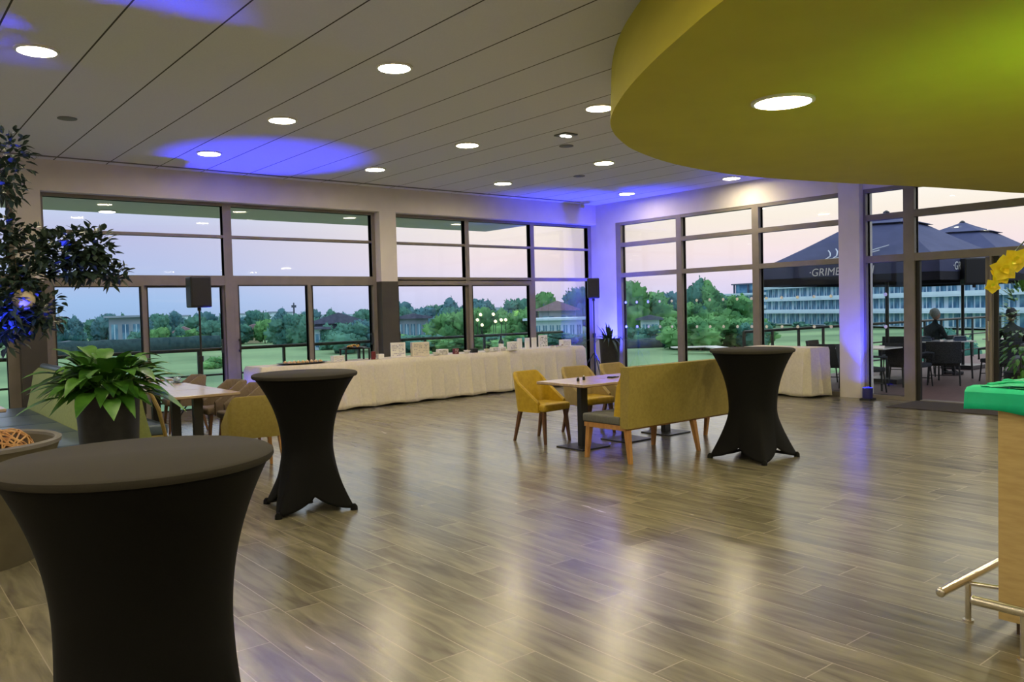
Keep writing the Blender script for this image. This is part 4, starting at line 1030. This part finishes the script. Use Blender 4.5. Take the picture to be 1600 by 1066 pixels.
# black box speaker outside hung under the parasol row
t = speaker('loudspeaker', 'square black loudspeaker hung at the parasol edge above the terrace door view', (15.03, 5.93, 1.82), R_(-40), 0.40, 0.46, 0.16)
MB().box(-0.02, 0.02, -0.02, 0.10, 0.45, 0.50).build('hanging_bracket', 'black_metal', t)
t = thing('potted_shrub', 'green shrub in a pot at the far right edge of the terrace', 'potted plant', (13.55, 4.66, Z))
MB().lathe([(0.2, 0), (0.26, 0.5), (0.24, 0.5), (0.22, 0.42)], 20, cap1=False).build('pot', 'pot', t, smooth=True)
fol = MB(); 
for k in range(380):
    d = Vector((rnd.gauss(0, 1), rnd.gauss(0, 1), rnd.gauss(0, 1))).normalized(); p = Vector((d.x*0.42, d.y*0.42, 1.05+d.z*0.75))*1.0
    fol.leaf((p.x*rnd.uniform(0.5, 1), p.y*rnd.uniform(0.5, 1), p.z), d, (0, 0, 1), 0.12, 0.05, 0.3, 3)
fol.build('foliage', 'leaf', t, recalc=False)

# ------------------------------------------------------------------ people on the terrace
def person(label, loc, rz, hairm, lean=0.0, hat=False):
    t = thing('person', label, 'person', loc, rz)
    # seated, facing -Y; one skinned skeleton
    V = [(0, 0.05, 0.50), (0, 0.06+0.0, 0.68), (0, 0.05-lean*0.4, 0.88), (0, 0.03-lean*0.7, 1.02), (0, 0.0-lean, 1.10), (0, -0.02-lean, 1.19),
         (-0.17, 0.02-lean*0.7, 1.00), (-0.24, -0.05-lean, 0.80), (-0.16, -0.30-lean, 0.79), (0.17, 0.02-lean*0.7, 1.00), (0.24, -0.05-lean, 0.80), (0.14, -0.30-lean, 0.79),
         (-0.10, 0.0, 0.48), (-0.12, -0.38, 0.50), (-0.12, -0.38, 0.08), (-0.12, -0.50, 0.04), (0.10, 0.0, 0.48), (0.12, -0.38, 0.50), (0.12, -0.38, 0.08), (0.12, -0.50, 0.04),
         (-0.10, -0.38-lean, 0.80), (0.08, -0.38-lean, 0.80)]
    E_ = [(0,1),(1,2),(2,3),(3,4),(4,5),(3,6),(6,7),(7,8),(8,20),(3,9),(9,10),(10,11),(11,21),(0,12),(12,13),(13,14),(14,15),(0,16),(16,17),(17,18),(18,19)]
    Rr = [0.15, 0.14, 0.155, 0.12, 0.055, 0.05, 0.075, 0.05, 0.038, 0.075, 0.05, 0.038, 0.09, 0.065, 0.045, 0.04, 0.09, 0.065, 0.045, 0.04, 0.035, 0.035]
    me = bpy.data.meshes.new('body'); me.from_pydata(V, E_, []); me.materials.append(M['jacket'])
    o = bpy.data.objects.new('body', me); C.objects.link(o); o.parent = t
    m_ = o.modifiers.new('skin', 'SKIN'); o.modifiers.new('sub', 'SUBSURF').levels = 2; o.modifiers['sub'].render_levels = 2
    for i, v in enumerate(me.skin_vertices[0].data): v.radius = (Rr[i], Rr[i]*0.8); v.use_root = (i == 0)
    hb = MB(); hb.sphere((0, -0.03-lean, 1.28), 0.10, 3, (0.78, 0.95, 1.15)); hb.sphere((0, -0.13-lean, 1.27), 0.018, 1, (0.8, 1.2, 1.4))
    for sx in (-1, 1): hb.sphere((sx*0.08, -0.02-lean, 1.28), 0.022, 1, (0.4, 0.8, 1.2))
    hb.build('head', 'skin', t, smooth=True)
    MB().sphere((0, 0.005-lean, 1.315), 0.108, 3, (0.85, 0.98, 1.0), 0.12, 3).build('hair', hairm, t, smooth=True)
    for sx in (-1, 1):
        b = MB(); hx = -0.10 if sx < 0 else 0.08
        b.sphere((hx, -0.41-lean, 0.80), 0.03, 2, (1, 1.3, 0.5))
        for f in range(4): b.tube([(hx-0.024+f*0.016, -0.43-lean, 0.80), (hx-0.026+f*0.017, -0.475-lean-(0.01 if f in (1, 2) else 0), 0.79), (hx-0.026+f*0.017, -0.495-lean-(0.01 if f in (1, 2) else 0), 0.775)], 0.008, 6)
        b.tube([(hx-sx*0.028, -0.40-lean, 0.80), (hx-sx*0.045, -0.44-lean, 0.79)], 0.009, 6)
        b.build('hand', 'skin', t, smooth=True)
    b = MB()
    for sx in (-1, 1): b.box(sx*0.12-0.045, sx*0.12+0.045, -0.62, -0.36, -0.0, 0.07, bev=0.02)
    b.build('shoes', 'black', t)
    return t
person('person with grey hair and dark jacket seated at the outdoor table', (17.75, 7.78, Z), R_(70), 'hair_grey')
person('person in dark clothing with dark hair sitting hunched beyond the door frame', (16.4, 5.82, Z), R_(125), 'hair_black', 0.08)
for (x, y, r, lab) in ((17.78, 7.80, 70, 'dark chair carrying the grey haired person'), (16.38, 5.83, 125, 'dark chair carrying the hunched person')):
    c_ = place(tch, False, (x, y, Z), R_(r), lab, 'wicker chairs on the terrace')

# ------------------------------------------------------------------ landscape
G = -4.0
b = MB(); nx = 40
vs = {}
for i in range(nx+1):
    for j in range(nx+1):
        x = -400+1300*i/nx; y = -300+1300*j/nx; r = math.hypot(x, y)
        vs[i, j] = b.b.verts.new((x, y, G + (0.7*noise.noise(Vector((x*0.02, y*0.02, 0))) if r > 60 else 0)))
for i in range(nx):
    for j in range(nx): b.b.faces.new((vs[i, j], vs[i+1, j], vs[i+1, j+1], vs[i, j+1]))
struct(b.build('meadow_ground', 'grass', smooth='all'))
def pt(px, D):
    """direction of a column of the view turned into a place at distance D (metres)"""
    x = (px-800)/1281.07; v = right*x + fwd; v.z = 0; v.normalize(); return v*D
b = MB(); pc = [pt(1050, 97), pt(1110, 98), pt(1150, 90), pt(1200, 82), pt(1300, 72)]; pl = []
for i, p in enumerate(pc):
    d = (pc[min(4, i+1)]-pc[max(0, i-1)]).normalized(); n_ = Vector((-d.y, d.x, 0))*0.9
    pl.append([p+n_+Vector((0, 0, G+0.62)), p-n_+Vector((0, 0, G+0.62)), p-n_+Vector((0, 0, G+0.75)), p+n_+Vector((0, 0, G+0.75))])
b.ring_loft(pl); tag(b.build('sandy_path', 'path'), 'pale path curving across the meadow behind the right windows', 'path')
def crown_mesh(seed, m, wide=1.0, n=13, leaves=1300):
    rs = random.Random(seed); b = MB()
    for k in range(n):
        a = rs.uniform(0, 2*PI); r = rs.uniform(0, 0.55)*wide; z = rs.uniform(0.28, 0.85); s_ = rs.uniform(0.20, 0.34)*(1.1-0.45*abs(z-0.5))
        b.sphere((r*math.cos(a)*(1.15-z*0.6), r*math.sin(a)*(1.15-z*0.6), z), s_*0.9, 3, (1.15*wide, 1.15*wide, 0.85), 0.75, 5.0)
    base = [v.co.copy() for v in b.b.verts]
    for k in range(leaves):
        p = rs.choice(base); d = Vector((rs.uniform(-1, 1), rs.uniform(-1, 1), rs.uniform(-0.3, 1))).normalized()
        b.leaf(p, d, (rs.uniform(-1, 1), rs.uniform(-1, 1), 1), rs.uniform(0.05, 0.11), 0.05, 0.1, 2)
    me_o = b.build('crown', m, None, smooth='all', recalc=False)
    me = me_o.data; C.objects.unlink(me_o); bpy.data.objects.remove(me_o); return me
crowns = {(k, m): crown_mesh(11*k+len(m), m, (1.0, 0.75, 1.3)[k]) for k in range(3) for m in ('tree_a', 'tree_b', 'tree_c')}
tb = MB().tube([(0, 0, 0), (0.01, 0, 0.2), (0, 0.01, 0.45)], 0.035, 7, 0.018).build('trunk', 'bark'); trunk_me = tb.data; C.objects.unlink(tb); bpy.data.objects.remove(tb)
tcount = [0]
def tree(px, D, h, m, label, group, k=None, w=1.0):
    k = tcount[0] % 3 if k is None else k; tcount[0] += 1
    p = pt(px, D); t = thing('tree', label, 'tree', (p.x, p.y, G-0.3), rnd.uniform(0, 6), group)
    for n_, me in (('crown', crowns[k, m]), ('trunk', trunk_me)):
        o = bpy.data.objects.new(n_, me); C.objects.link(o); o.parent = t; o.scale = (h*w*0.62, h*w*0.62, h*0.9)
# left horizon line
for i in range(26): tree(-60+i*26+rnd.uniform(-8, 8), 215+rnd.uniform(-20, 25), rnd.uniform(6.8, 7.9), ('tree_a', 'tree_c')[i % 2], 'distant haze tinted tree on the skyline behind the left glass doors', 'skyline trees behind the left doors')
for i in range(14): tree(225+i*26+rnd.uniform(-8, 8), 165+rnd.uniform(-12, 12), rnd.uniform(4.2, 5.6), ('tree_a', 'tree_b')[i % 2], 'mid distance tree in the belt beyond the meadow, left part of the view', 'tree belt beyond the meadow')
tree(445, 150, 6.6, 'tree_a', 'dense dark tree left of the mullion behind the third glass door', None, 2); tree(466, 148, 6.4, 'tree_a', 'dense dark tree touching the mullion behind the third glass door', None, 0)
tree(547, 118, 5.8, 'tree_a', 'big dark teal tree in front of the gabled house', None, 2); tree(562, 121, 5.2, 'tree_c', 'dark tree at the right of the gabled house', None, 0); tree(513, 128, 4.6, 'tree_a', 'small tree before the pale shed wall', None, 1)
# behind window 3
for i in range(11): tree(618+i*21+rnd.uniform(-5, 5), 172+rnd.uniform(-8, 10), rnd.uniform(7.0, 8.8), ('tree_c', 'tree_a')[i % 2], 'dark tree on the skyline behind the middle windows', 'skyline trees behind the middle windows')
for i in range(9): tree(692+i*17+rnd.uniform(-4, 4), 140+rnd.uniform(-6, 6), rnd.uniform(5.8, 7.4), 'tree_b', 'bright green tree among the lit garden lights behind the middle windows', 'green trees behind the middle windows')
tree(908, 185, 11.0, 'tree_a', 'tall tree behind the low flat roofed building by the corner', None, 0); tree(846, 192, 10.2, 'tree_b', 'green tree left of the flat roofed building', None, 0)
# behind window 4
for i in range(11): tree(955+i*19+rnd.uniform(-5, 5), 150+rnd.uniform(-8, 12), rnd.uniform(7.8, 9.6), ('tree_a', 'tree_b', 'tree_c')[i % 3], 'skyline tree behind the windows right of the corner', 'skyline trees right of the corner')
tree(975, 140, 10.6, 'tree_b', 'tall round tree in the first pane right of the corner', None, 0); tree(1008, 142, 10.4, 'tree_b', 'tall round green tree left of the first mullion on the right wall', None, 2)
tree(1088, 150, 10.6, 'tree_a', 'tall slender tree beside the first mullion on the right wall', None, 1); tree(1108, 150, 10.2, 'tree_b', 'tall tree just left of the dark block of the offices', None, 1)
for i in range(5): tree(1070+i*26, 108+rnd.uniform(-3, 3), rnd.uniform(4.6, 5.9), 'tree_b', 'broad green willow like shrub in the second pane of the right wall', 'broad willows in the meadow', 2, 1.25)
tree(1178, 105, 4.4, 'tree_a', 'low shrub at the right end of the willow group', None, 2)
for i in range(5): tree(985+i*20, 118, rnd.uniform(3.4, 4.4), 'tree_a', 'low bush in front of the skyline trees right of the corner', 'low bushes right of the corner', 2)
tree(1478, 46, 4.6, 'tree_a', 'small round tree behind the grey haired person', None, 0)
for i in range(8): tree(1200+i*50, 190, rnd.uniform(1.8, 2.3), 'tree_a', 'low shrub in front of the long balcony building', 'shrubs before the balcony building', 2, 1.6)
# meadow shrubs near the left
for i, (px, D) in enumerate(((60, 60), (200, 55), (285, 62), (300, 63), (395, 58), (335, 95), (640, 70), (700, 95), (780, 105), (660, 105))):
    tree(px, D, rnd.uniform(1.2, 2.0), 'tree_b', 'small round bush dotted on the meadow', 'small bushes on the meadow', 2, 1.3)
# rough band beyond window 3
for i in range(16): tree(615+i*19, 118+rnd.uniform(-6, 6), rnd.uniform(2.4, 3.4), ('tree_b', 'tree_a')[i % 2], 'low scrub on the slope behind the middle windows', 'scrub on the slope behind the middle windows', 2, 1.9)
# far ridge with pale town houses
def ridge(label, px0, px1, D, h, m, seed, hills_kind='structure'):
    rings = []; n = 60
    for i in range(n+1):
        p = pt(px0+(px1-px0)*i/n, D); u = p.normalized(); hh = h*(0.72+0.5*noise.noise(Vector((i*0.13, seed, 0)))+0.12*noise.noise(Vector((i*0.9, seed, 2))))
        rings.append([p+Vector((0, 0, G-1)), p+u*12+Vector((0, 0, G+hh*0.8)), p+u*30+Vector((0, 0, G+hh)), p+u*80+Vector((0, 0, G+hh*0.9)), p+u*90+Vector((0, 0, G-1))])
    b = MB(); b.ring_loft(rings); o = b.build('hills', m, smooth='all'); o['label'] = label; struct(o)
M['far_hill'] = noisy('hazy_wooded_ridge', (0.10, 0.17, 0.20), (0.16, 0.25, 0.27), 0.05, 0.95, detail=6, lo=0.42, hi=0.58)  # blue-green distance haze mixed into the ridge colour
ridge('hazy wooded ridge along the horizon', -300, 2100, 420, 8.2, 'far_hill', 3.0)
# long dark hedge
def wall_strip(name, label, cat, px0, px1, D0, D1, h, m, th=2.0, z=G):
    a = pt(px0, D0); c = pt(px1, D1); d = (c-a); Lg = d.length; ang = math.atan2(d.y, d.x)
    t = thing(name, label, cat, (a.x, a.y, z), ang); n = int(Lg/1.2)
    b = MB(); rings = []
    for i in range(n+1):
        x = Lg*i/n; w1 = 0.25*noise.noise(Vector((x*0.4, 0, 0))); rings.append([Vector((x, 0, 0)), Vector((x, -0.1+w1, h*0.6)), Vector((x, 0.25+w1, h+w1)), Vector((x, th-0.25, h+w1)), Vector((x, th, h*0.6)), Vector((x, th, 0))])
    b.ring_loft(rings); b.build('foliage', m, t, smooth='all'); return t
wall_strip('hedge', 'long dark clipped hedge across the meadow behind the left doors', 'hedge', 20, 345, 138, 150, 2.6, 'hedge', z=G-0.2)
wall_strip('hedge', 'low dark green hedge line at the far edge of the lawn, right of the corner', 'hedge', 960, 1190, 110, 118, 1.2, 'hedge')

# houses
def house(label, px, D, w, dp, hw, hr, wallm, roofm, flat=False, rz=None, z=G, wins=5):
    p = pt(px, D); ang = (math.atan2(p.y, p.x)-PI/2) if rz is None else rz
    t = thing('house', label, 'building', (p.x, p.y, z-0.3), ang)
    MB().box(-w/2, w/2, 0, dp, 0, hw).build('wall', wallm, t)
    if flat: MB().box(-w/2-0.8, w/2+0.8, -1.0, dp+0.5, hw, hw+0.35).build('roof', roofm, t)
    else:
        b = MB(); b.ring_loft([[Vector((-w/2-0.8, y, hw)), Vector((w/2+0.8, y, hw)), Vector((w/2+0.8, y, hw+0.25)), Vector((0, y, hw+hr)), Vector((-w/2-0.8, y, hw+0.25))] for y in (-1.0, dp+0.5)]); b.build('roof', roofm, t)
    for k in range(wins):
        x = -w/2+w*(k+0.5)/wins; f = MB().box(x-w*0.3/wins, x+w*0.3/wins, -0.05, 0.02, hw*0.25, hw*0.8).build('window', 'blue_glass', t)
        MB().box(x-0.06, x+0.06, -0.08, -0.04, hw*0.25, hw*0.8).build('mullion', 'facade_white', f)
    return t
house('gabled slate roofed house beyond the fourth glass door', 530, 132, 7.4, 6, 4.4, 1.7, 'facade_dark', 'roof')
house('pale blue shed left of the gabled house', 499, 128, 1.9, 4, 3.6, 0.3, 'facade_white', 'roof', True, wins=1)
house('small gabled house with white side walls behind the first middle window', 646, 145, 5.4, 6, 4.7, 0.9, 'facade_grey', 'roof')
house('low flat roofed glass fronted building beside the corner', 868, 130, 8.6, 8, 4.0, 0.3, 'facade_white', 'facade_white', True, wins=8)
house('big dusty red roofed house rising behind the flat roofed building', 872, 165, 7.5, 8, 5.4, 2.0, 'facade_grey', 'roof_red', wins=2)
house('blue grey block with a flat roof behind the first glass door', 197, 165, 5.4, 5, 6.2, 0.2, 'facade_grey', 'facade_grey', True, wins=3)
house('tiny white farm building at the far left tree line', 107, 160, 1.8, 3, 1.9, 0.5, 'facade_white', 'roof', wins=1)
house('small cream house in the trees behind the left speaker', 288, 172, 2.6, 4, 3.0, 1.2, 'cream', 'roof_red', wins=1)
house('pale house in the trees at the left of the third glass door', 398, 180, 3.0, 4, 3.2, 1.0, 'cream', 'roof_red', wins=2)
house('slim white building between the trees behind the second middle window', 738, 146, 1.2, 3, 5.2, 0.4, 'facade_white', 'roof', True, wins=1)
house('low white house among the trees, first pane right of the corner', 1016, 135, 3.0, 4, 3.6, 0.8, 'facade_white', 'roof', wins=2)
for i, (px, w_) in enumerate(((256, 4), (268, 5), (288, 6), (330, 4), (384, 5), (400, 7), (418, 4), (433, 6), (452, 4))):
    p = pt(px, 400); hh = rnd.uniform(5.6, 7.0); t = thing('town_house', 'tiny pale block of the far town on the horizon', 'building', (p.x, p.y, G), math.atan2(p.y, p.x)-PI/2, 'pale blocks of the far town')
    MB().box(-w_/2, w_/2, 0, 6, 0, hh).build('wall', 'facade_white', t); MB().box(-w_/2-0.3, w_/2+0.3, -0.3, 6.3, hh, hh+0.6).build('roof', 'facade_grey', t)
# garden lanterns behind the middle windows
for i, (px, dz) in enumerate(((747, 4.1), (752, 4.9), (772, 4.9), (775, 3.8), (784, 4.0), (791, 4.0), (754, 3.3))):
    p = pt(px, 126); t = thing('garden_lantern', 'small warm garden lantern glowing among the green trees', 'lantern', (p.x, p.y, G), group='lanterns among the trees')
    MB().tube([(0, 0, 0), (0, 0, dz)], 0.06, 5).build('post', 'rail', t); MB().sphere((0, 0, dz), 0.28, 1).build('lamp_globe', 'window_glow', t)
# mast on the skyline
t = thing('radio_mast', 'thin radio mast on the skyline left of the door mullion', 'mast', tuple(pt(461, 210)+Vector((0, 0, G))))
MB().tube([(0, 0, 0), (0, 0, 8.6)], 0.35, 6, 0.15).build('shaft', 'facade_dark', t); MB().box(-0.5, 0.5, -0.3, 0.3, 7.4, 8.0).build('platform', 'facade_dark', t)

# balcony office building
def balcony_building(label, px0, D0, px1, D1, floors, z0, fh, depth=14, name='office_building', step=3.0, tagw=True):
    a = pt(px0, D0); c = pt(px1, D1); d = c-a; Lg = d.length; ang = math.atan2(d.y, d.x)
    t = thing(name, label, 'building', (a.x, a.y, z0), ang)
    # facade lies on local y=0, building extends away from the camera
    side = 1 if (Rz(ang) @ Vector((0, 1, 0))).dot(a) > 0 else -1
    y1 = side*depth
    MB().box(0, Lg, min(0.4*side, y1), max(0.4*side, y1), 0, floors*fh).build('wall', 'facade_white', t)
    nwin = int(Lg/step)
    rs = random.Random(5); pw = Lg/nwin
    b0 = MB(); b0.box(0.12*pw, 0.86*pw, min(0.2*side, 0.42*side), max(0.2*side, 0.42*side), 0.25, fh-0.35); w0 = b0.build('window', 'blue_glass', t)
    b0 = MB(); b0.box(0.44*pw, 0.52*pw, min(0.1*side, 0.2*side), max(0.1*side, 0.2*side), 0.25, fh-0.35); m0 = b0.build('mullion', 'facade_white', w0)
    for f in range(floors):
        gb = MB()
        for k in range(nwin):
            o_ = w0 if f == 0 and k == 0 else w0.copy()
            o_.location = (k*pw, 0, f*fh)
            if o_ is not w0:
                C.objects.link(o_); q = m0.copy(); C.objects.link(q); q.parent = o_
                o_.scale.x = rs.choice((1.0, 0.8, 1.1))
        gb.box(-0.3, Lg+0.3, min(-1.3*side, 0.3*side), max(-1.3*side, 0.3*side), (f+1)*fh-0.30, (f+1)*fh-0.02); gb.build('balcony_slab', 'facade_white', t)
        if f < floors-1:
            rl = MB(); rl.box(-0.3, Lg+0.3, min(-1.34*side, -1.28*side), max(-1.34*side, -1.28*side), (f+1)*fh, (f+1)*fh+0.62); rl.build('balustrade', 'facade_white', t)
    MB().box(-0.6, Lg+0.6, min(-1.4*side, y1), max(-1.4*side, y1), floors*fh, floors*fh+0.3).build('roof', 'facade_white', t)
    return t
balcony_building('long pale blue office building with three balcony storeys behind the parasols', 1196, 215, 1640, 150, 3, G+0.3, 2.95)
balcony_building('dark fronted office wing with a flat roof left of the balcony building', 1128, 232, 1215, 222, 2, G+0.8, 3.6)
t = thing('rooftop_block', 'upper glazed block with plants on top of the office wing', 'building', tuple(pt(1143, 236)+Vector((0, 0, G+8.1))), math.atan2(pt(1215, 226).y-pt(1143, 236).y, pt(1215, 226).x-pt(1143, 236).x))
MB().box(0, 15, 1, 9, 0, 0.3).build('slab', 'facade_grey', t); MB().box(0.5, 15, 1.5, 9, 0.3, 2.6).build('glass_front', 'blue_glass', t); MB().box(-0.4, 16, 0.6, 9.5, 2.6, 2.95).build('roof', 'facade_dark', t)
for x in (0.2, 5, 10): MB().box(x, x+0.4, 0.8, 1.2, 0.3, 2.6).build('post', 'facade_dark', t)

# ------------------------------------------------------------------ sky
wd = bpy.data.worlds.new('dusk_sky'); bpy.context.scene.world = wd; wd.use_nodes = True; nt = wd.node_tree; nt.nodes.clear()
def WN(t_, **k):
    n = nt.nodes.new(t_)
    for a, v in k.items(): setattr(n, a, v)
    return n
out = WN('ShaderNodeOutputWorld'); bg = WN('ShaderNodeBackground'); tcn = WN('ShaderNodeTexCoord'); sp = WN('ShaderNodeSeparateXYZ')
nt.links.new(tcn.outputs['Generated'], sp.inputs[0])
def ramp(stops):
    r = WN('ShaderNodeValToRGB'); e = r.color_ramp.elements
    while len(e) > 1: e.remove(e[-1])
    e[0].position = stops[0][0]; e[0].color = (*stops[0][1], 1)
    for p_, c_ in stops[1:]:
        x = e.new(p_); x.color = (*c_, 1)
    return r
left_r = ramp([(0.0, (0.34, 0.50, 0.80)), (0.02, (0.38, 0.55, 0.86)), (0.055, (0.50, 0.57, 0.86)), (0.095, (0.56, 0.56, 0.82)), (0.15, (0.68, 0.82, 0.98)), (0.35, (1.1, 1.25, 1.5)), (1.0, (1.1, 1.3, 1.6))])
right_r = ramp([(0.0, (0.70, 0.66, 0.90)), (0.025, (0.86, 0.74, 0.94)), (0.06, (1.02, 0.82, 0.84)), (0.10, (1.06, 0.92, 0.80)), (0.15, (1.1, 1.06, 1.0)), (0.35, (1.4, 1.45, 1.5)), (1.0, (1.1, 1.3, 1.6))])
for r in (left_r, right_r): nt.links.new(sp.outputs['Z'], r.inputs['Fac'])
mr = WN('ShaderNodeMapRange'); mr.inputs['From Min'].default_value = 0.22; mr.inputs['From Max'].default_value = 0.70; mr.interpolation_type = 'SMOOTHSTEP'
nt.links.new(sp.outputs['X'], mr.inputs['Value'])
mx = WN('ShaderNodeMix', data_type='RGBA'); nt.links.new(mr.outputs[0], mx.inputs[0]); nt.links.new(left_r.outputs[0], mx.inputs[6]); nt.links.new(right_r.outputs[0], mx.inputs[7])
# thin streaky clouds
mpn = WN('ShaderNodeMapping'); mpn.inputs['Scale'].default_value = (2.0, 2.0, 26.0); nt.links.new(tcn.outputs['Generated'], mpn.inputs['Vector'])
cn = WN('ShaderNodeTexNoise'); cn.inputs['Scale'].default_value = 2.2; cn.inputs['Detail'].default_value = 5; nt.links.new(mpn.outputs[0], cn.inputs['Vector'])
crr = WN('ShaderNodeMapRange'); crr.inputs['From Min'].default_value = 0.60; crr.inputs['From Max'].default_value = 0.78; crr.inputs['To Max'].default_value = 0.22; nt.links.new(cn.outputs['Fac'], crr.inputs['Value'])
mc = WN('ShaderNodeMix', data_type='RGBA'); nt.links.new(crr.outputs[0], mc.inputs[0]); nt.links.new(mx.outputs[2], mc.inputs[6]); mc.inputs[7].default_value = (0.78, 0.72, 0.82, 1)
nt.links.new(mc.outputs[2], bg.inputs['Color']); bg.inputs['Strength'].default_value = 0.84; nt.links.new(bg.outputs[0], out.inputs[0])

sc = bpy.context.scene
sc.view_settings.view_transform = 'Standard'; sc.view_settings.look = 'None'; sc.view_settings.exposure = 0.3; sc.view_settings.gamma = 1.0
sc.cycles.max_bounces = 8; sc.cycles.transparent_max_bounces = 16; sc.cycles.sample_clamp_indirect = 6
